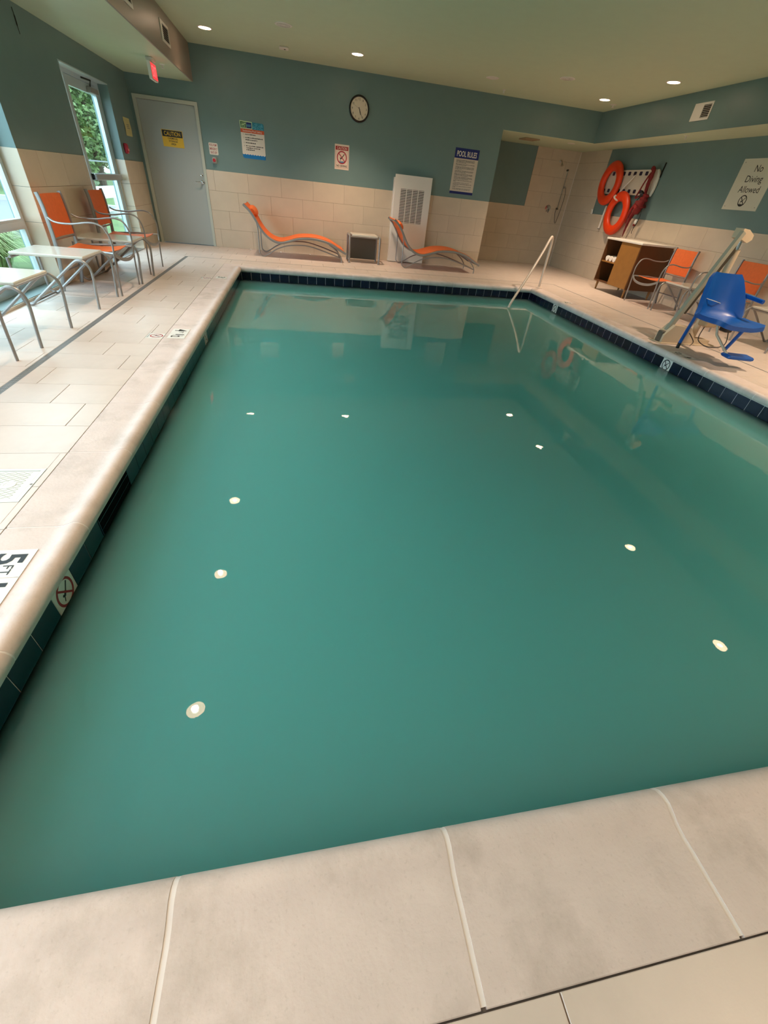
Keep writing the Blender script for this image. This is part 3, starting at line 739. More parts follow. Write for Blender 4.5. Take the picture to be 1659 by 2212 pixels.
# ================================================================== FURNITURE
def V2(pts, y): return [(a, y, z) for a, z in pts]
def make_chair(label, loc, rz, group):
    t = thing('patio_armchair', label, 'chair', loc, rz, group)
    arm = smoothpts(V2([(-.205, .70), (-.14, .668), (.02, .665), (.15, .685), (.24, .688), (.315, .655), (.36, .55), (.355, .42), (.34, .26), (.325, 0.0)], 0), 4)
    for s in (-1, 1):
        pts = []
        for p in arm:
            k = max(0.0, min(1.0, (p.x + .205) / .12)); pts.append((p.x, s * (.285 + .055 * k), p.z))
        f = MB(); f.tube(pts, .0135, 8, flat=.009); f.build('arm_and_front_leg', FRAME, t, smooth=True)
        post = smoothpts(V2([(-.31, 0), (-.262, .20), (-.232, .42), (-.226, .62), (-.232, .80), (-.248, .905)], s * .262), 4)
        f = MB(); f.tube(post, .012, 8, flat=.021); f.build('rear_leg_and_back_post', FRAME, t, smooth=True)
        f = MB(); f.tube([(-.225, s * .255, .405), (.10, s * .258, .425), (.345, s * .325, .418)], .012, 6); f.build('seat_rail', FRAME, t, smooth=True)
    bow = smoothpts([(.350, -.335, .415), (.385, -.20, .355), (.395, 0, .335), (.385, .20, .355), (.350, .335, .415)], 5)
    f = MB(); f.tube(bow, .008, 8, flat=.018); f.build('front_bow', FRAME, t, smooth=True)
    f = MB(); f.tube([(-.268, -.262, .19), (-.268, .262, .19)], .009, 6); f.build('rear_stretcher', FRAME, t)
    f = MB(); f.tube([(-.228, -.262, .50), (-.228, .262, .50)], .010, 6); f.build('back_rail', FRAME, t)
    rows = []
    for i in range(9):
        u = i / 8; x = -.21 + u * .52; z = .42 + .012 * u - .022 * math.sin(PI * u)
        rows.append([(x, -.245 + .49 * k / 6, z - .012 * math.sin(PI * k / 6)) for k in range(7)])
    f = MB(); f.sheet(rows, .006); f.build('seat_sling', SLING, t, smooth=True)
    rows = []
    for i in range(9):
        u = i / 8; z = .515 + u * .375; x = -.222 - .020 * u * u
        rows.append([(x - .018 * math.sin(PI * k / 6), -.245 + .49 * k / 6, z) for k in range(7)])
    f = MB(); f.sheet(rows, .006); f.build('back_sling', SLING, t, smooth=True)
    return t
def make_table(label, loc, rz, group):
    t = thing('side_table', label, 'table', loc, rz, group)
    f = MB(); f.cbox(-.335, .300, -.262, .262, .437, .462, .006); f.build('table_top', mat('cream stone table top', (206, 200, 188), .18, var=.04, vscale=40), t)
    for s in (-1, 1):
        yy = s * .288
        p = smoothpts(V2([(.322, 0), (.335, .14), (.352, .30), (.345, .375), (.310, .420), (.265, .432), (.20, .40), (-.02, .225), (-.225, .06), (-.275, .018), (-.325, .022), (-.352, .065), (-.352, .20), (-.345, .415)], yy), 4)
        f = MB(); f.tube(p, .0125, 8); f.build('side_frame', FRAME, t, smooth=True)
    for x in (.255, -.32): MB().tube([(x, -.29, .424), (x, .29, .424)], .012, 6).build('cross_rail', FRAME, t)
    MB().tube([(-.30, -.288, .018), (-.30, .288, .018)], .010, 6).build('floor_bar', FRAME, t)
    return t
GL = 'armchairs by the windows'; GT = 'side tables by the windows'
make_chair('orange sling armchair by the window beside the two near tables', (-2.335, 6.04, 0), 0, None)
make_chair('orange sling armchair in front of the glass exit door', (-2.37, 7.42, 0), 0, None)
make_chair('orange sling armchair past the last table, only a front leg showing', (-2.40, 3.15, 0), 0, None)
TBL = [('stone topped side table between the two orange armchairs by the windows', (-2.31, 6.715, 0)),
       ('stone topped side table next to the armchair by the window', (-2.365, 5.36, 0)),
       ('stone topped side table farther from the exit door, one table along', (-2.365, 4.085, 0))]
t0 = make_table(TBL[0][0], TBL[0][1], 0, None)
for lb, lc in TBL[1:]:
    c = copy_tree(t0); c.location = lc; c['label'] = lb
make_chair('orange sling armchair beside the wooden towel cabinet', (6.42, 7.385, 0), PI, None)
make_chair('orange sling armchair behind the blue pool lift seat', (6.42, 5.97, 0), PI, None)
for lb, lc in (('stone topped side table between the two orange armchairs behind the pool lift', (6.40, 6.655, 0)),
               ('stone topped side table behind the blue lift seat, past the last armchair', (6.36, 4.90, 0))):
    c = copy_tree(t0); c.location = lc; c.rotation_euler = (0, 0, PI); c['label'] = lb

def make_lounger(label, loc):
    t = thing('chaise_lounge', label, 'lounge chair', loc)
    prof = smoothpts(V2([(-.90, .80), (-.80, .715), (-.72, .61), (-.62, .45), (-.52, .345), (-.39, .272), (-.255, .252), (-.11, .285), (.06, .335), (.27, .357), (.48, .348), (.69, .30), (.83, .235), (1.0, .155)], 0), 4)
    W = .36
    for s in (-1, 1):
        f = MB(); f.tube([(p.x, s * (W - .012), p.z) for p in prof], .012, 8, flat=.020); f.build('side_rail', FRAME, t, smooth=True)
        leg = smoothpts(V2([(-.70, .585), (-.672, .42), (-.672, .10), (-.645, .035), (-.585, .012), (-.50, .05), (-.345, .142), (-.15, .208), (.06, .234), (.27, .231), (.55, .172), (.885, .078)], s * (W - .035)), 4)
        f = MB(); f.tube(leg, .0105, 8); f.build('leg_frame', FRAME, t, smooth=True)
        f = MB(); f.tube(smoothpts(V2([(.66, .29), (.80, .20), (.90, .09), (.905, .0)], s * (W - .02)), 4), .0105, 8); f.build('front_leg', FRAME, t, smooth=True)
    for x, z in ((-.88, .775), (-.50, .315), (.93, .175), (.885, .078)):
        MB().tube([(x, -W + .02, z), (x, W - .02, z)], .011, 6).build('cross_bar', FRAME, t)
    rows = [[(p.x, -W + .028 + (2 * W - .056) * k / 6, p.z + .022 - .008 * math.sin(PI * k / 6)) for k in range(7)] for p in prof[1:-1]]
    f = MB(); f.sheet(rows, .014); f.build('sling', SLING, t, smooth=True)
    a = Vector((-.745, 0, .70)); d = Vector((.08, 0, -.10)).normalized(); nrm = Vector((.78, 0, .62))
    rows = []
    for i in range(13):
        an = 2 * PI * i / 12
        c = a + d * (.085 * math.cos(an)) + nrm * (.055 * math.sin(an))
        rows.append(c)
    f = MB(); vs = []; K = 8
    for k in range(K + 1):
        yv = -.27 + .54 * k / K; sc = (1 - abs(2 * k / K - 1) ** 4 * .5)
        for i in range(12):
            an = 2 * PI * i / 12
            c = a + d * (.095 * math.cos(an) * sc) + nrm * (.062 * math.sin(an) * sc); vs.append((c.x, yv, c.z))
    fs = [tuple(range(12)), tuple(K * 12 + i for i in range(12))]
    for k in range(K):
        for i in range(12): fs.append((k * 12 + i, k * 12 + (i + 1) % 12, (k + 1) * 12 + (i + 1) % 12, (k + 1) * 12 + i))
    f.add(vs, fs); f.build('pillow', SLING, t, smooth=60)
    return t
l0 = make_lounger('orange chaise lounge against the tiled wall beside the grey storage door', (-.043, 9.945, 0))
l1 = copy_tree(l0); l1.location = (2.775, 9.90, 0); l1['label'] = 'orange chaise lounge in front of the white wall unit'

t = thing('low_table', 'low grey framed table with white top between the two loungers', 'table', (1.345, 9.97, 0))
f = MB(); f.cbox(-.262, .262, -.22, .20, .455, .490, .006); f.build('table_top', MATS['cream stone table top'], t)
for sx in (-1, 1):
    f = MB(); f.tube(smoothpts([(sx * .305, -.22, 0), (sx * .305, -.22, .40), (sx * .305, -.20, .45), (sx * .305, -.15, .462), (sx * .305, .15, .462), (sx * .305, .20, .45), (sx * .305, .22, .40), (sx * .305, .22, 0)], 4), .019, 10); f.build('side_frame', FRAME, t, smooth=True)
    MB().box(sx * .305 - .025, sx * .305 + .025, -.25, -.19, 0, .006).build('foot_pad', FRAME, t)
MB().tube([(-.305, -.18, .445), (.305, -.18, .445)], .012, 6).build('cross_rail', FRAME, t)
MB().tube([(-.305, .18, .445), (.305, .18, .445)], .012, 6).build('cross_rail', FRAME, t)
f = MB(); f.sheet([[(-.285 + .57 * k / 6, .19, .03 + .40 * i / 4) for k in range(7)] for i in range(5)], .006); f.build('back_mesh', mat('dark mesh', (96, 88, 76), .8), t)

# cabinet ----------------------------------------------------------
CX0, CX1, CY0, CY1 = 6.13, 6.80, 7.87, 8.93
t = thing('towel_cabinet', 'oak cabinet with white top and open towel shelves against the wall', 'cabinet', (0, 0, 0))
t.location = ((CX0 + CX1) / 2, (CY0 + CY1) / 2, 0); ox, oy = t.location.x, t.location.y
def cb(a0, a1, b0, b1, c0, c1): return MB().box(a0 - ox, a1 - ox, b0 - oy, b1 - oy, c0, c1)
f = cb(CX0, CX1, CY0, CY0 + .02, .15, .872)
f.box(CX0 - ox, CX1 - ox, CY1 - .02 - oy, CY1 - oy, .15, .872); f.box(CX1 - .015 - ox, CX1 - ox, CY0 + .02 - oy, CY1 - .02 - oy, .15, .872)
f.box(CX0 - ox, CX1 - .015 - ox, CY0 + .02 - oy, CY1 - .02 - oy, .15, .17); f.box(CX0 + .02 - ox, CX1 - .015 - ox, 8.43 - oy, 8.45 - oy, .17, .872)
f.build('carcass', WOODD, t)
cb(CX0 + .01, CX1 - .016, 8.451, CY1 - .021, .495, .515).build('shelf', WOOD, t)
cb(CX0 - .004, CX0 + .016, CY0 + .022, 8.455, .155, .868).build('cabinet_door', WOOD, t)
MB().cbox(CX0 - .02 - ox, CX1 - ox, CY0 - .015 - oy, CY1 + .015 - oy, .873, .905, .004).build('worktop', WHITE, t)
for lx, ly in ((CX0 + .06, CY0 + .07), (CX0 + .06, CY1 - .07), (CX1 - .06, CY0 + .07), (CX1 - .06, CY1 - .07)):
    f = MB(); f.lathe([(.016, 0), (.024, .15)], lx - ox, ly - oy, 0, 12); f.build('leg', WOOD, t, smooth=35)
for k in range(3):
    tw = MB(); x0 = CX0 + .05; yy = 8.585 + .115 * k; zz = .515 + .047
    vs = []; K = 6
    for j in range(K + 1):
        xx = x0 + .38 * j / K
        for i in range(14):
            an = 2 * PI * i / 14; r = .046 * (1 + .06 * math.sin(3 * an + j)); vs.append((xx - x0 - .19, r * 1.08 * math.cos(an), r * math.sin(an)))
    fs = [tuple(range(14)), tuple(K * 14 + i for i in range(14))]
    for j in range(K):
        for i in range(14): fs.append((j * 14 + i, j * 14 + (i + 1) % 14, (j + 1) * 14 + (i + 1) % 14, (j + 1) * 14 + i))
    tw.add(vs, fs); o = tw.build('rolled_towel', GLOSSW, None, smooth=60); o.location = (x0 + .19, yy, zz)
    tag(o, ('white rolled towel on the cabinet shelf next to the cabinet door', 'middle white rolled towel of three on the cabinet shelf', 'white rolled towel on the cabinet shelf against the far side panel')[k], 'towel', 'rolled towels on the cabinet shelf')
o = MB().cbox(-.05, .05, -.04, .04, 0, .15, .01).build('tissue_box', mat('grey box', (150, 146, 140), .6)); o.location = (6.62, 8.52, .515)
tag(o, 'small grey box at the back of the cabinet shelf', 'box')

# handrail ---------------------------------------------------------
t = thing('pool_handrail', 'white grab rail bent from the deck down into the pool corner', 'handrail', (4.64, 8.39, 0))
p = smoothpts([(0, 0, -.005), (0, 0, .25), (0, -.0, .60), (-.005, -.005, .74), (-.045, -.045, .835), (-.12, -.12, .80), (-.28, -.28, .60), (-.62, -.62, .24), (-.93, -.93, -.05), (-1.03, -1.03, -.17), (-1.065, -1.065, -.30), (-1.07, -1.07, -.62)], 5)
f = MB(); f.tube(p, .021, 12); f.build('rail_tube', mat('white coated rail', (222, 205, 190), .3), t, smooth=True)
f = MB(); f.lathe([(.06, .0), (.06, .012), (.045, .02), (.022, .024)], n=20); f.build('escutcheon', MATS['white coated rail'], t, smooth=True)

# wall unit (air conditioner) ---------------------------------------
t = thing('wall_air_unit', 'tall white wall air unit with a louvred grille behind the lounger', 'air unit', (2.35, YB - .009, 0))
f = MB(); f.box(-.385, .395, -.10, 0, .012, 1.455); f.build('cabinet_body', WHITE, t)
gx0, gx1, gz0, gz1 = -.24, .255, .72, 1.285
f = MB()
for a in ((-.37, gx0, .012, 1.505), (gx1, .395, .012, 1.505), (gx0, gx1, .012, gz0), (gx0, gx1, gz1, 1.505)): f.box(a[0], a[1], -.118, -.1005, a[2], a[3])
f.build('front_panel', WHITE, t)
MB().box(gx0, gx1, -.103, -.1005, gz0, gz1).build('grille_cavity', DARK, t)
n = 22; pit = (gz1 - gz0) / n
sm = None
for k in range(n):
    if sm is None:
        sm = MB().box(gx0, gx1, -.1165, -.1035, -.0065, .0065).mesh('slat'); sm.materials.append(WHITE)
    o = link('slat', sm, t); o.location = (0, 0, gz0 + pit * (k + .5))
for k in range(1, 4): MB().box(gx0 + (gx1 - gx0) * k / 4 - .006, gx0 + (gx1 - gx0) * k / 4 + .006, -.1172, -.1035, gz0, gz1).build('grille_divider', WHITE, t)

# ================================================================== SIGNS AND WALL THINGS
def sign(name, label, M, poly, material, cat='sign', th=.004):
    t = thing(name, label, cat, mtx=M); MB().prism(poly, 0, th).build('sign_board', material, t); return t
Z = .0042
def words(parent, material, x0, y, wd, h, seed, fill=1.0):
    r = random.Random(seed); x = x0; f = MB(); end = x0 + wd * fill
    while x < end - .01:
        l = min(r.uniform(.010, .034), end - x)
        f.box(x, x + l, y - h / 2 + r.uniform(-.1, .1) * h, y + h / 2 + r.uniform(-.15, .25) * h, Z, Z + .0004); x += l + .006
    return f.build('print_line', material, parent)
# chemical storage caution
M = on_back(-2.145, 1.611, YB + .0215)
t = sign('caution_sign', 'yellow caution chemical storage area sign on the grey door', M, rect(.352, .232), YELL)
hb = MB().prism(rect(.335, .088, 0, .066), Z, Z + .0005).build('header_band', BLACK, t)
text_part('header_lettering', 'CAUTION', YELL, hb, 0, .066, width=.27, height=.058, z=Z + .0006, bold=.01)
for k, s in enumerate(('CHEMICAL', 'STORAGE', 'AREA')):
    text_part('lettering', s, BLACK, t, 0, .002 - .038 * k, width=(.17, .145, .085)[k], height=.026, z=Z, bold=.02)
# pump shut-off
t = sign('shutoff_sign', 'small white sign reading pool pump emergency shut-off', on_back(-1.458, 1.541), rrect(.155, .168, .016), SIGNW)
for k, s in enumerate(('POOL PUMP', 'EMERGENCY', 'SHUT-OFF')): text_part('lettering', s, REDP, t, 0, .052 - .052 * k, width=(.128, .135, .11)[k], height=.034, z=Z, bold=.015)
t = thing('shutoff_button', 'square grey box with a red emergency stop button below the pump sign', 'button', mtx=on_back(-1.463, 1.378))
MB().cbox(-.038, .038, -.045, .045, 0, .045, .006).build('box_housing', mat('grey box housing', (168, 168, 164), .45), t)
f = MB(); f.lathe([(.014, .045), (.014, .056), (.024, .058), (.026, .066), (.018, .072)], n=20); f.build('push_button', mat('red button', (190, 24, 40), .35), t, smooth=35)
for a in (-1, 1):
    for c in (-1, 1): MB().prism(circ(.004, a * .030, c * .037, 8), .045, .0462).build('screw', DKBLACK, t)
# pool safety poster
t = thing('pool_safety_sign', 'tall white pool safety sign with orange heading and blue wave foot', 'sign', mtx=on_back(-.735, 1.722))
wd, ht = .415, .512
MB().prism(rect(wd, .385, 0, -.035), 0, .004).build('sign_board', SIGNW, t)
GRN = mat('green logo', (28, 92, 58), .4); LTG = mat('pale green line', (208, 232, 178), .45); LTB = mat('light blue', (92, 176, 208), .45); MIDB = mat('water blue print', (36, 128, 152), .45)
MB().prism([(-.2075, .160), (.0, .160), (.0, .256), (-.212, .262)], 0, .005).build('logo_border', LTG, t)
MB().prism([(-.198, .168), (-.108, .168), (-.108, .248), (-.202, .252)], .005, .0056).build('logo_green_panel', GRN, t)
MB().prism([(-.102, .168), (-.008, .168), (-.008, .246), (-.102, .248)], .005, .0056).build('logo_navy_panel', NAVYP, t)
f = MB(); f.prism([(-.182, .176), (-.170, .172), (-.164, .240), (-.174, .242)], .0056, .0062); f.prism([(-.146, .170), (-.134, .172), (-.130, .244), (-.140, .246)], .0056, .0062); f.prism([(-.186, .203), (-.150, .208), (-.112, .224), (-.112, .230), (-.150, .218), (-.186, .210)], .0056, .0062)
f.build('logo_letter', LTG, t)
f = MB(); f.box(-.095, -.018, .206, .214, .0056, .0060); f.box(-.095, -.022, .190, .198, .0056, .0060); f.build('logo_lettering', LTB, t)
MB().prism([(.004, .156), (.2075, .156), (.2075, .224)] + [(.1775 + .03 * math.cos(a), .222 + .03 * math.sin(a)) for a in [PI / 2 * k / 4 for k in range(5)]] + [(.004, .254)], 0, .0045).build('pool_picture', MIDB, t)
rr = random.Random(4); f = MB()
for k in range(46):
    x, y = rr.uniform(.015, .19), rr.uniform(.165, .236); a = rr.uniform(0, PI); l = rr.uniform(.006, .018)
    c, s_ = math.cos(a), math.sin(a)
    f.prism([(x - c * l - s_ * .002, y - s_ * l + c * .002), (x - c * l + s_ * .002, y - s_ * l - c * .002), (x + c * l + s_ * .002, y + s_ * l - c * .002), (x + c * l - s_ * .002, y + s_ * l + c * .002)], .0045, .0049)
f.build('water_glints', LTB, t)
hb = MB().prism(rect(wd, .052, 0, .129), .0, .0046).build('heading_band', mat('orange heading', (206, 88, 44), .45), t)
text_part('heading', 'Swimming Pool Safety', SIGNW, hb, .0, .126, width=.34, height=.036, z=.0047)
for k, (yy, l, num) in enumerate(((.080, .19, '1.'), (.036, .31, '2.'), (.006, .22, None), (-.035, .18, '3.'), (-.078, .32, '4.'), (-.106, .25, None), (-.132, .15, None))):
    if num: text_part('item_number', num, BLACK, t, -.160, yy, width=.014, height=.016, z=Z)
    words(t, BLACK, -.135, yy, l, .011, k + 3)
wv = []
for k in range(9):
    for q in range(4): a = PI * q / 4; wv.append((-.2075 + wd * (k + q / 4) / 9, -.192 - .012 * math.sin(a)))
wv.append((.2075, -.192))
foot = [(.2075, -.25), (.19, -.256), (-.17, -.256)] + [(-.17 - .0375 * math.sin(a), -.2185 - .0375 * math.cos(a)) for a in [PI / 2 * k / 4 for k in range(1, 5)]]
MB().prism(wv + foot, 0, .0046).build('wave_foot', mat('bright blue print', (0, 118, 186), .45), t)
# clock
t = thing('wall_clock', 'round black rimmed wall clock with white face above the loungers', 'clock', mtx=on_back(1.213, 2.360))
f = MB(); f.lathe([(.185, 0), (.187, .02), (.182, .036), (.170, .042), (.160, .036), (.158, .022)], n=48); f.build('clock_rim', DKBLACK, t, smooth=50)
cf = MB().prism(circ(.160, 0, 0, 48), .020, .024).build('clock_face', mat('clock face', (224, 212, 190), .5), t)
for k in range(1, 13):
    a = PI / 2 - 2 * PI * k / 12; s = str(k)
    text_part('numeral', s, BLACK, cf, .130 * math.cos(a), .130 * math.sin(a), height=.030, width=.032 if len(s) > 1 else (.009 if k == 1 else .018), z=.0241)
def hand(ang, l, tail, wd, z, nm, mt):
    a = PI / 2 - ang; d = Vector((math.cos(a), math.sin(a))); n_ = Vector((-d.y, d.x))
    q = [d * -tail + n_ * wd * .5, d * -tail - n_ * wd * .5, d * l - n_ * wd * .3, d * l + n_ * wd * .3]
    MB().prism([(v.x, v.y) for v in q], z, z + .0012).build(nm, mt, cf)
hand(math.radians(163), .085, .022, .012, .0255, 'hour_hand', BLACK); hand(math.radians(154), .130, .022, .008, .0275, 'minute_hand', BLACK); hand(math.radians(296), .120, .03, .003, .0295, 'second_hand', GREYP)
# caution no diving
t = sign('no_diving_sign', 'white caution no diving sign below the wall clock', on_back(.912, 1.653), rect(.275, .372), SIGNPK)
f = MB()
for a in ((-.122, .122, .155, .158), (-.122, .122, -.158, -.155), (-.122, -.119, -.158, .158), (.119, .122, -.158, .158)): f.box(a[0], a[1], a[2], a[3], Z, Z + .0004)
f.build('border_line', REDP, t)
hb = MB().prism(rect(.240, .056, 0, .130), Z, Z + .0005).build('header_band', REDP, t)
text_part('header_lettering', 'CAUTION', SIGNPK, hb, 0, .130, width=.195, height=.038, z=Z + .0006, bold=.01)
no_dive(t, .097, 0, -.005, Z, mat('crimson print', (168, 26, 48), .5), BLACK, mat('print blue', (70, 130, 170), .5))
text_part('lettering', 'NO DIVING', BLACK, t, 0, -.130, width=.205, height=.030, z=Z, bold=.025)
# pool rules
t = sign('pool_rules_sign', 'tall white pool rules sign with navy header and footer', on_back(3.424, 1.665), rect(.508, .720), mat('rules face', (206, 196, 182), .45))
hb = MB().prism(rect(.508, .155, 0, .2825), Z, Z + .0005).build('header_band', NAVYP, t)
MB().prism(rect(.508, .042, 0, -.339), Z, Z + .0005).build('footer_band', NAVYP, t)
text_part('heading', 'POOL RULES', SIGNW, hb, 0, .275, width=.42, height=.088, z=Z + .0006, bold=.02)
yy = .180; sd = 50
for par, fl in ((4, .55), (2, .6), (4, .35), (3, .6), (3, .75), (3, .8), (2, .15), (1, .85), (2, .3), (2, .15), (2, .95)):
    for k in range(par):
        words(t, GREYP if sd % 3 else mat('dark grey print', (92, 90, 88), .6), -.205, yy, .40, .0075, sd, 1.0 if k < par - 1 else fl); sd += 1; yy -= .0145
    yy -= .0075
# No Diving Allowed
t = sign('no_diving_allowed_sign', 'large white no diving allowed sign on the teal wall by the lift', on_right(6.975, 1.803), rect(.645, .625), mat('pale sign', (206, 204, 186), .5))
for k, (s, wd) in enumerate((('No', .14), ('Diving', .30), ('Allowed', .37))):
    text_part('lettering', s, BLACK, t, (.02, .02, .02)[k], .195 - .125 * k - (.012 if k == 1 else 0), width=wd, height=.105 if k == 1 else .082, z=Z)
no_dive(t, .072, .0, -.195, Z, BLACK, BLACK, BLACK)
for a in (-.28, .28):
    for c in (-.27, .27): MB().prism(circ(.006, a, c, 10), Z, Z + .002).build('screw', GREYP, t)
# paper note and alarm on left wall
t = thing('paper_note', 'yellowed paper notice taped to the wall beside the grey door', 'notice', mtx=on_left(10.04, 1.672))
f = MB(); f.sheet([[(-.165 + .33 * k / 6, -.115 + .23 * i / 6, .004 + .012 * math.sin(i * .9) * (i / 6) + .01 * (i / 6) ** 2) for k in range(7)] for i in range(7)], .001); f.build('paper', mat('yellow paper', (206, 196, 140), .7), t, smooth=True)
for k in range(3): MB().box(-.07, .07 - .02 * (k % 2), -.02 + .022 * k, -.012 + .022 * k, .0105, .011).build('print_line', GREYP, t)
t = thing('fire_alarm', 'small red fire alarm station beside the glass exit door', 'alarm', mtx=on_left(9.62, 1.385))
MB().cbox(-.05, .05, -.065, .065, 0, .05, .012).build('alarm_housing', mat('alarm red', (176, 30, 52), .4), t); MB().cbox(-.035, .035, -.03, .0, .05, .062, .004).build('pull_handle', mat('alarm pale', (214, 120, 120), .4), t)
o = MB().tube(smoothpts([(0, 0, .091), (.004, -.001, .03), (.002, .002, -.04), (.003, .003, -.091)], 4), [.0035] * 4 + [.006] * 4 + [.003] * 5, 6).build('cable_end', DKBLACK, None, smooth=True)
o.location = (XL + .007, 6.915, 2.246); tag(o, 'thin black cable end hanging on the teal wall near the soffit', 'cable')
# exit sign
t = thing('exit_sign', 'red lit exit sign hanging under the low soffit', 'exit sign', mtx=on_left(8.875, 2.25, -1.93))
MB().cbox(-.16, .16, -.092, .092, -.022, .022, .006).build('sign_housing', WHITE, t)
lpn = MB().prism(rect(.285, .158), .022, .0245).build('lit_panel', EXITRED, t)
text_part('lettering', 'EXIT', EXITLET, lpn, 0, 0, width=.22, height=.11, z=.0246, bold=.01)
MB().cbox(-.06, .06, .092, .100, -.03, .03, .002).build('canopy_stem', WHITE, t); MB().cbox(-.09, .09, .100, ZSL - 2.25, -.045, .045, .004).build('canopy', WHITE, t)

# ================================================================== RESCUE GEAR ON THE RIGHT WALL
BX = XR - .001
t = thing('spine_board', 'white rescue board with dark hand slots hung on the teal wall', 'rescue board', mtx=on_right(9.97, 1.81, BX))
# local x = -y world, y = up
bl = rrect(1.80, .40, .07, 0, 0, 5)
MB().prism(bl, .02, .05).build('board_panel', mat('white board', (216, 206, 190), .45), t)
for k in range(9):
    x = -.72 + .18 * k
    for s in (1, -1): MB().prism(rrect(.085, .062, .015, x, s * .142), .0501, .0512).build('hand_slot', mat('slot blue black', (38, 34, 62), .6), t)
f = MB(); f.tube(smoothpts([(-.83, -.19, .035), (-.89, -.10, .035), (-.89, .10, .035), (-.83, .19, .035)], 4), .022, 8); f.build('end_roll', mat('white board edge', (206, 206, 196), .4), t, smooth=True)
f = MB(); f.tube(smoothpts([(.83, .19, .035), (.895, .10, .035), (.895, -.10, .035), (.85, -.20, .035)], 4), .026, 8); f.build('end_roll', MATS['white board edge'], t, smooth=True)
f = MB(); f.prism([(.91, .08), (.925, .08), (.945, .30), (.938, .30)], .01, .03); f.build('black_strap', DKBLACK, t)
def life_ring(y, z, off, label, tilt=0.0):
    M = on_right(y, z, BX - off) @ Matrix.Rotation(tilt, 4, 'Y')
    t = thing('life_ring', label, 'life ring', mtx=M)
    RX, n = .285, 40
    f = MB(); vs = []; K = 14
    for k in range(n):
        a = 2 * PI * k / n
        for i in range(K):
            b_ = 2 * PI * i / K; r = RX + .085 * math.cos(b_); vs.append((r * math.cos(a), r * math.sin(a) * 1.04, .055 * math.sin(b_)))
    fs = [(k * K + i, k * K + (i + 1) % K, ((k + 1) % n) * K + (i + 1) % K, ((k + 1) % n) * K + i) for k in range(n) for i in range(K)]
    f.add(vs, fs); f.build('ring_body', RING, t, smooth=80)
    return t
r1 = life_ring(10.44, 1.785, .115, 'orange life ring hung over the left end of the white rescue board')
r2 = life_ring(9.85, 1.285, .115, 'orange life ring hanging from a white strap below the rescue board')
f = MB(); f.tube(smoothpts([(-.14, .30, .06), (-.11, .27, .105), (-.075, .23, .07), (-.075, .22, .0)], 4), .012, 6, flat=.02); f.build('band', WHITE, r2, smooth=True)
o = MB().tube(smoothpts([(6.735, 10.02, 1.62), (6.74, 9.90, 1.73), (6.765, 9.78, 1.86), (6.785, 9.74, 1.93)], 4), .012, 6).build('hanging_strap', WHITE, None, smooth=True)
tag(o, 'white strap holding the lower life ring to the rescue board', 'strap')
o = MB().tube([(6.80, 10.385, 1.40), (6.80, 10.40, .985)], .022, 8).build('reaching_pole', WHITE, None, smooth=35); tag(o, 'short white pole hanging behind the life rings', 'pole')
MB().tube([(6.80, 10.40, .985), (6.80, 10.401, .975)], .0235, 8).build('pole_cap', DKBLACK, o)
# throw bag with straps
t = thing('rescue_throw_bag', 'dark red rescue bag with dangling straps on the rescue board end', 'rescue bag', mtx=on_right(9.18, 1.46, BX - .09))
def blob(name, pts, rad, material, n=10, flat=None):
    f = MB(); f.tube(smoothpts(pts, 4), rad, n, flat=flat); return f.build(name, material, t, smooth=True)
def taper(n, r0, r1, r2): return [r0 + (r1 - r0) * min(1, 2 * i / (n - 1)) if i < n / 2 else r1 + (r2 - r1) * (2 * i / (n - 1) - 1) for i in range(n)]
rb = random.Random(8)
def lump(n, r0, r1, r2, k=.22): return [r * (1 + k * rb.uniform(-1, 1)) for r in taper(n, r0, r1, r2)]
blob('bag_body', [(.06, .17, .02), (.05, .06, .04), (.0, -.04, .045), (-.06, -.13, .025)], lump(13, .05, .10, .06), REDST, 9)
blob('bag_flap', [(.08, .10, .06), (.03, .0, .085), (-.04, -.08, .075), (-.07, -.12, .05)], lump(13, .03, .055, .02), RBRT, 7)
blob('shoulder_strap', [(-.05, .55, .02), (-.01, .565, .035), (.02, .50, .03), (.0, .36, .03), (.03, .22, .04), (.06, .14, .03)], lump(21, .030, .036, .022, .12), REDST, 7)
blob('strap_loop', [(-.03, .50, .03), (-.09, .36, .05), (-.15, .22, .05), (-.20, .10, .05), (-.10, .13, .06)], .013, REDST, 6)
blob('strap_loop', [(.02, .46, .04), (.05, .34, .05), (.06, .24, .06), (.02, .17, .06)], .010, REDST, 6)
blob('strap_tail', [(-.05, -.10, .04), (-.13, -.17, .03), (-.18, -.30, .02), (-.21, -.44, .01), (-.225, -.55, .0)], lump(17, .045, .028, .006, .15), REDST, 7)
blob('strap_tail', [(-.08, .06, .06), (-.16, -.06, .06), (-.22, -.20, .05), (-.25, -.32, .03)], lump(13, .016, .026, .012, .15), RBRT, 6)
blob('strap_tail', [(.02, .18, .05), (-.08, .08, .07), (-.17, -.06, .06), (-.20, -.14, .05)], .008, DKBLACK, 6)
blob('strap_tail', [(.10, .12, .03), (.12, .0, .03), (.08, -.12, .03), (.03, -.16, .03)], .007, DKBLACK, 6)
blob('buckle', [(-.05, .21, .06), (.0, .165, .075), (.05, .145, .06)], taper(9, .02, .045, .02), DKBLACK, 8)
blob('cord', [(.07, -.02, .03), (.13, -.16, .03), (.10, -.30, .02), (.06, -.38, .02), (.10, -.26, .02), (.12, -.10, .03)], .004, DKBLACK, 5)
blob('float_tip', [(.075, -.235, .03), (.065, -.27, .03), (.055, -.31, .03)], taper(9, .022, .032, .022), WPLAS, 10)
blob('float_cap', [(.055, -.31, .03), (.045, -.345, .03)], [.028] * 4 + [.012], REDST, 8)
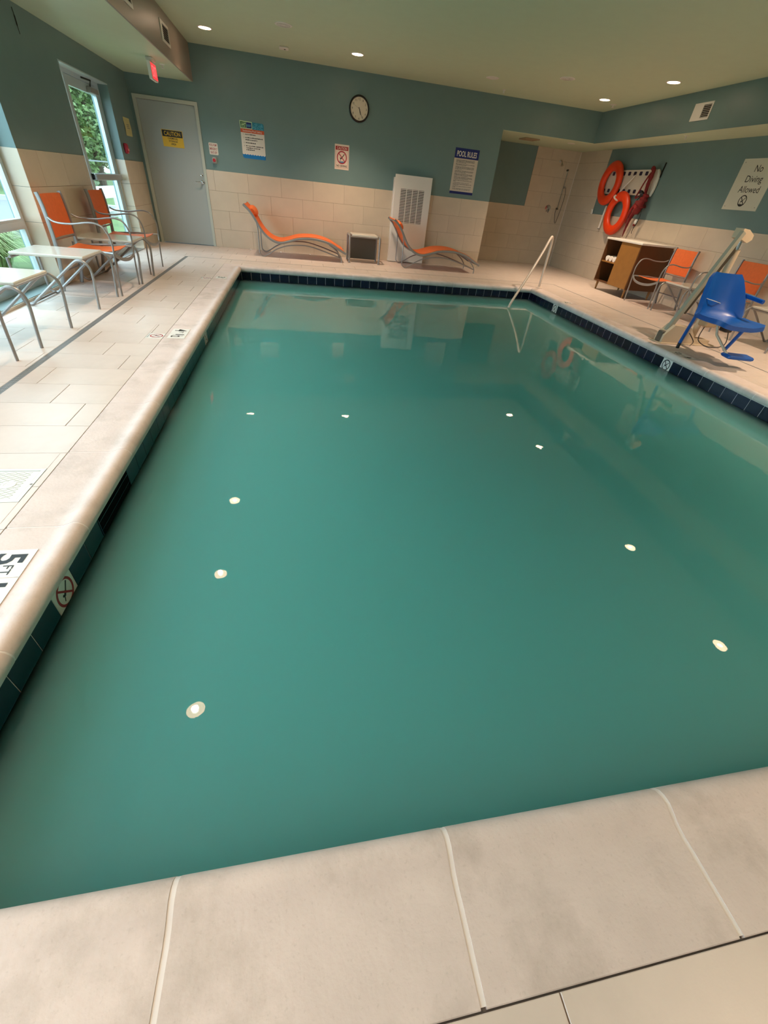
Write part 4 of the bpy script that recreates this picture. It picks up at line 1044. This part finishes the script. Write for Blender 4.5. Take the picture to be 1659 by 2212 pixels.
blob('cord', [(.045, -.345, .03), (.05, -.40, .02), (.04, -.44, .02), (.055, -.47, .02)], .006, DKBLACK, 5)
t = thing('wall_hook', 'small cream hook at the edge of the teal paint near the shower', 'hook', mtx=on_right(10.93, 1.268, XR - WT))
MB().cbox(-.03, .03, -.045, .01, 0, .02, .006).build('hook_base', WPLAS, t)
for k in (-1, 0, 1): MB().tube([(k * .018, .0, .012), (k * .026, .05, .02)], .008, 6).build('hook_prong', WPLAS, t)

# shower fittings ----------------------------------------------------
SY = SHY - WT
t = thing('wall_shower_spray', 'small chrome shower head high on the shower wall', 'shower head', (6.355, SY, 2.145))
f = MB(); f.lathe([(.03, 0), (.03, -.006), (.012, -.012)], 0, 0, .02, 16, axis=1); f.build('wall_flange', CHROME, t, smooth=True)
f = MB(); f.tube(smoothpts([(0, -.01, .02), (0, -.07, .02), (0, -.10, -.01)], 4), .01, 8); f.build('shower_arm', CHROME, t, smooth=True)
f = MB(); f.tube([(0, -.10, -.01), (0, -.115, -.03), (0, -.135, -.07)], [.012, .018, .034], 12); f.build('spray_head', CHROME, t, smooth=True)
t = thing('shower_valve', 'round chrome shower valve with lever on the shower wall', 'shower valve', (6.355, SY, 1.235))
f = MB(); f.lathe([(.075, 0), (.075, -.008), (.03, -.014), (.026, -.05)], n=28, axis=1); f.build('valve_plate', CHROME, t, smooth=True)
MB().tube([(0, -.045, 0), (0, -.06, -.085)], [.014, .009], 8).build('valve_lever', mat('dark chrome', (70, 66, 64), .3, metal=.8), t)
t = thing('hand_shower_rail', 'slim chrome hand shower rail with hose near the shower corner', 'shower rail', (6.60, SY, 1.25))
MB().tube([(.0, -.04, 0), (.0, -.04, .76)], .009, 8).build('slide_bar', CHROME, t)
for z in (0, .76): MB().lathe([(.022, 0), (.02, -.045)], 0, 0, z, 12, axis=1).build('bar_mount', MATS['dark chrome'], t)
MB().cbox(.0, .05, -.08, -.035, .41, .45, .006).build('slider', CHROME, t)
f = MB(); f.tube(smoothpts([(.06, -.06, .43), (.10, -.05, .2), (.06, -.03, -.30), (-.02, -.025, -.1), (-.01, -.02, .0)], 5), .006, 6); f.build('hose', MATS['dark chrome'], t, smooth=True)

# ================================================================== POOL LIFT
LX, LY = 4.70, 4.93
t = thing('pool_lift', 'pool access lift with leaning grey mast and blue moulded seat', 'pool lift', (LX, LY, 0))
def lp(p): return (p[0] - LX, p[1] - LY, p[2])
def ltube(name, pts, r, material, n=8, flat=None, sub=0):
    pts = [lp(p) for p in pts]; pts = smoothpts(pts, sub) if sub else pts
    f = MB(); f.tube(pts, r, n, flat=flat); return f.build(name, material, t, smooth=True)
def lbox(name, a, material, c=.008):
    f = MB(); f.cbox(a[0] - LX, a[1] - LX, a[2] - LY, a[3] - LY, a[4], a[5], c); return f.build(name, material, t)
f = MB(); f.prism([(4.62 - LX, .0), (5.35 - LX, .0), (5.35 - LX, .06), (5.10 - LX, .075), (4.98 - LX, .20), (4.72 - LX, .22), (4.62 - LX, .10)], 4.86 - LY, 5.00 - LY, axis=1); f.build('base_block', LIFTC, t)
lbox('base_plate', (4.58, 5.42, 4.82, 5.06, 0, .012), LIFTC, .003)
f = MB(); f.prism([(4.640 - LX, .09), (4.690 - LX, .07), (5.085 - LX, 1.225), (5.042 - LX, 1.245)], 4.905 - LY, 4.955 - LY, axis=1); f.build('mast', LIFTG, t)
lbox('base_bracket', (4.60, 4.70, 4.89, 4.97, .012, .14), mat('dark bracket', (92, 88, 78), .5))
ltube('actuator_tube', [(5.20, 5.01, .04), (5.185, 5.01, 1.06)], .040, LIFTC, 12)
ltube('actuator_rod', [(5.185, 5.01, 1.05), (5.18, 5.01, 1.16)], .030, CHROME, 10)
f = MB(); f.prism([(5.065 - LX, 1.175), (5.20 - LX, 1.135), (5.245 - LX, 1.17), (5.24 - LX, 1.215), (5.15 - LX, 1.262), (5.07 - LX, 1.268)], 4.94 - LY, 5.06 - LY, axis=1); f.build('head_cover', LIFTC, t)
f = MB(); f.prism([(4.80 - LX, .36), (4.87 - LX, .34), (5.12 - LX, 1.03), (5.09 - LX, 1.13)], 4.957 - LY, 4.985 - LY, axis=1); f.build('gear_rack', mat('dark steel', (72, 68, 58), .5, metal=.3), t)
lbox('control_box', (5.16, 5.34, 4.86, 5.00, .22, .36), mat('beige box', (176, 150, 118), .5), .012)
lbox('battery', (5.36, 5.46, 4.72, 4.84, .20, .30), DKBLACK, .01)
ltube('cable', [(5.20, 4.9, .24), (5.10, 4.80, .08), (5.18, 4.66, .03), (5.34, 4.62, .08), (5.42, 4.74, .22)], .006, DKBLACK, 6, sub=5)
ltube('cable', [(4.98, 4.86, .14), (5.02, 4.78, .06), (4.96, 4.74, .02)], .005, DKBLACK, 6, sub=5)
# seat carrier arm
ltube('seat_arm', [(5.00, 4.93, .40), (4.98, 4.70, .36), (4.93, 4.52, .36)], .03, mat('steel arm', (120, 112, 100), .4, metal=.4), 10)
# seat: local frame (sx right seen from the sitter's front view, sy forward, z up)
ang = math.radians(-14)
SM = Matrix.Translation((4.80 - LX, 4.50 - LY, 0)) @ Matrix.Rotation(ang, 4, 'Z')
def SP(x, y, z): v = SM @ Vector((x, y, z)); return (v.x, v.y, v.z)
rows = []
sec = [(-.58, .415, .215), (-.52, .425, .265), (-.40, .418, .285), (-.25, .412, .282), (-.12, .415, .272), (-.03, .44, .262), (.02, .50, .255), (.06, .60, .245), (.10, .72, .215), (.125, .80, .185), (.135, .845, .150)]
for i, (yy, zz, hwid) in enumerate(sec):
    row = []
    for k in range(9):
        u = k / 4 - 1
        lift = .065 * max(0, abs(u) - .45) ** 1.5 if i < 5 else 0
        fwd = -(0, 0, 0, 0, .02, .09, .13, .12, .08, .04, .015)[i] * abs(u) ** 3
        row.append(SP(u * hwid, yy + fwd, zz + lift))
    rows.append(row)
f = MB(); f.sheet(rows, .045); f.build('seat_shell', BLUE, t, smooth=60)
def stube(name, pts, r, material, n=8, flat=None):
    f = MB(); f.tube([SP(*p) for p in pts], r, n, flat=flat); return f.build(name, material, t, smooth=35)
stube('arm_rest', [(.255, .05, .665), (.262, -.29, .655)], .016, BLUE, 8, .022)
stube('arm_post', [(.262, .03, .66), (.265, .0, .50), (.27, -.10, .42)], .020, BLUE, 8, .028)
stube('arm_socket', [(.265, -.30, .445), (.265, -.30, .40)], .035, BLUE, 12)
stube('stabiliser_leg', [(.265, -.27, .42), (.235, -.17, .10)], .020, BLUE, 8, .020)
stube('stabiliser_leg', [(-.245, -.10, .42), (-.225, -.04, .22), (-.215, -.01, .10)], .020, BLUE, 8, .020)
stube('foot_tip', [(-.215, -.01, .105), (-.212, -.005, .035)], .020, DKBLACK, 8)
stube('lap_strap', [(-.20, -.02, .60), (-.05, .0, .575), (.05, .03, .555)], .004, WPLAS, 6)
stube('footrest_tube', [(-.03, -.20, .40), (-.01, -.26, .28), (.08, -.46, .13)], .014, LIFTC, 8)
f = MB(); f.cbox(.05, .34, -.56, -.40, .10, .14, .012); f.v = [SP(*p) for p in f.v]; f.build('footrest_pad', BLUE, t)

# ================================================================== OUTSIDE
GX = XL - WO
b = MB(); b.box(-60, GX, -30, 60, -.30, -.06); struct('ground', b, mat('lawn', (74, 100, 48), .9, var=.25, vscale=3))
b = MB(); b.box(-13.5, -5.2, -30, 17, -.06, -.045); struct('road', b, mat('asphalt', (104, 108, 112), .8, var=.06, vscale=8))
b = MB(); b.box(-5.2, -5.0, -30, 17, -.06, .08); struct('kerb', b, mat('concrete kerb', (160, 160, 156), .8, var=.06))
b = MB(); b.box(-13.5, -5.2, 17, 17.2, -.06, .08); struct('kerb_far', b, MATS['concrete kerb'])
LEAFS = [mat('leaf mid green', (96, 118, 68), .6, rnd=.1, var=.25, vscale=2), mat('leaf dark green', (66, 86, 54), .6, var=.25, vscale=2), mat('leaf pale green', (126, 140, 92), .6, var=.2, vscale=2), mat('grass blade', (176, 190, 128), .6, var=.2, vscale=4)]
BARK = mat('bark', (84, 70, 58), .9, var=.2)
def leaves(rng, cnt, cen, rad, sz, shell=.55):
    f = MB()
    for _ in range(cnt):
        while True:
            p = Vector((rng.uniform(-1, 1), rng.uniform(-1, 1), rng.uniform(-1, 1)))
            if shell ** 2 < p.length_squared < 1: break
        bumpy = 1 + .18 * math.sin(5 * p.x + 3 * p.z) * math.cos(4 * p.y)
        q = Vector((cen[0] + p.x * rad[0] * bumpy, cen[1] + p.y * rad[1] * bumpy, cen[2] + p.z * rad[2] * bumpy))
        a = Vector((rng.gauss(0, 1), rng.gauss(0, 1), rng.gauss(0, .6))).normalized(); c = a.cross(Vector((rng.gauss(0, 1), rng.gauss(0, 1), rng.gauss(0, 1)))).normalized()
        s = sz * rng.uniform(.6, 1.3)
        f.add([q - a * s, q + c * s * .45, q + a * s, q - c * s * .45], [(0, 1, 2, 3)])
    return f
def tree(x, y, h, rad, mt, label, seed, cnt=2600):
    rng = random.Random(seed); t = thing('tree', label, 'tree', (x, y, -.06), group='trees beyond the road')
    f = MB(); f.tube(smoothpts([(0, 0, 0), (.05, .02, h * .3), (-.03, .05, h * .62)], 4), [.16, .155, .15, .14, .13, .12, .11, .10, .08], 8); f.build('trunk', BARK, t, smooth=True)
    leaves(rng, cnt, (0, 0, h * .58), rad, .12, .3).build('crown', mt, t, kind='stuff')
TREES = [(-9.2, 27.6, 0, 'mid green tree nearest the rail fence outside the exit door'), (-10.9, 32.6, 1, 'dark green tree behind the nearest one outside the exit door'), (-12.6, 37.6, 2, 'pale green tree at the back of the exit door view'),
         (-14.4, 43.0, 1, 'dark tree at the far end of the exit door view'), (-10.4, 22.4, 2, 'pale green tree past the kerb between window and exit door'), (-12.8, 27.6, 1, 'dark tree past the kerb, behind the pale one'),
         (-14.6, 32.6, 0, 'mid green tree deep behind the dark one'), (-13.8, 22.4, 0, 'mid green tree past the kerb opposite the window'), (-17.2, 24.0, 1, 'dark tree deep opposite the window'), (-16.4, 15.4, 2, 'pale tree across the asphalt facing the armchairs'), (-16.8, 9.5, 1, 'dark tree across the asphalt facing the side tables')]
for i, (x, y, mt, lb) in enumerate(TREES):
    h = 7.0 + 1.2 * math.sin(i * 2.1)
    tree(x, y, h, (1.35, 2.0, h * .52), LEAFS[mt], lb, 10 + i, 9000)
def shrub(x, y, r, h, mt, label, seed, cat='shrub', n=900):
    rng = random.Random(seed); f = MB()
    for _ in range(n):
        a = rng.uniform(0, 2 * PI); l = r * rng.uniform(.4, 1.0); hh_ = h * rng.uniform(.5, 1.0); b0 = rng.uniform(0, .25) * r
        c, s_ = math.cos(a), math.sin(a); wv = .006
        p0 = Vector((c * b0, s_ * b0, 0)); p1 = Vector((c * (b0 + l * .4), s_ * (b0 + l * .4), hh_)); p2 = Vector((c * (b0 + l), s_ * (b0 + l), hh_ * rng.uniform(.5, .95))); n_ = Vector((-s_, c, 0)) * wv
        f.add([p0 - n_, p0 + n_, p1 + n_, p1 - n_, p2], [(0, 1, 2, 3), (3, 2, 4)])
    o = f.build('ornamental_grass', mt, None); o.location = (x, y, -.06); tag(o, label, cat); return o
shrub(-3.85, 6.9, .55, .55, LEAFS[3], 'pale clump of ornamental grass just outside the window', 1)
shrub(-3.9, 5.5, .6, .55, LEAFS[3], 'pale clump of ornamental grass farther along the window', 2)
shrub(-4.0, 4.0, .6, .6, LEAFS[3], 'ornamental grass clump by the window mullion', 3)
rf = thing('rail_fence', 'black metal rail fence in front of the trees outside the exit door', 'fence', (-7.2, 0, -.06))
for z in (1.15, .62): MB().box(-.02, .02, 18, 52, z - .02, z + .02).build('rail', mat('dark rail', (70, 80, 78), .5), rf)
for k in range(14): MB().box(-.025, .025, 18.1 + 2.5 * k - .025, 18.1 + 2.5 * k + .025, 0, 1.18).build('post', MATS['dark rail'], rf)
gr_ = thing('guard_rail', 'pale metal guard rail along the near side of the road', 'guard rail', (-4.75, 0, -.06))
MB().box(-.03, .03, 10, 40, .48, .72).build('rail', mat('galvanised rail', (190, 198, 200), .4, metal=.3), gr_)
for k in range(13): MB().box(-.09, -.03, 10.2 + 2.4 * k, 10.32 + 2.4 * k, 0, .7).build('post', MATS['galvanised rail'], gr_)
print('floor tiles', nt_, 'objects', len(bpy.data.objects))
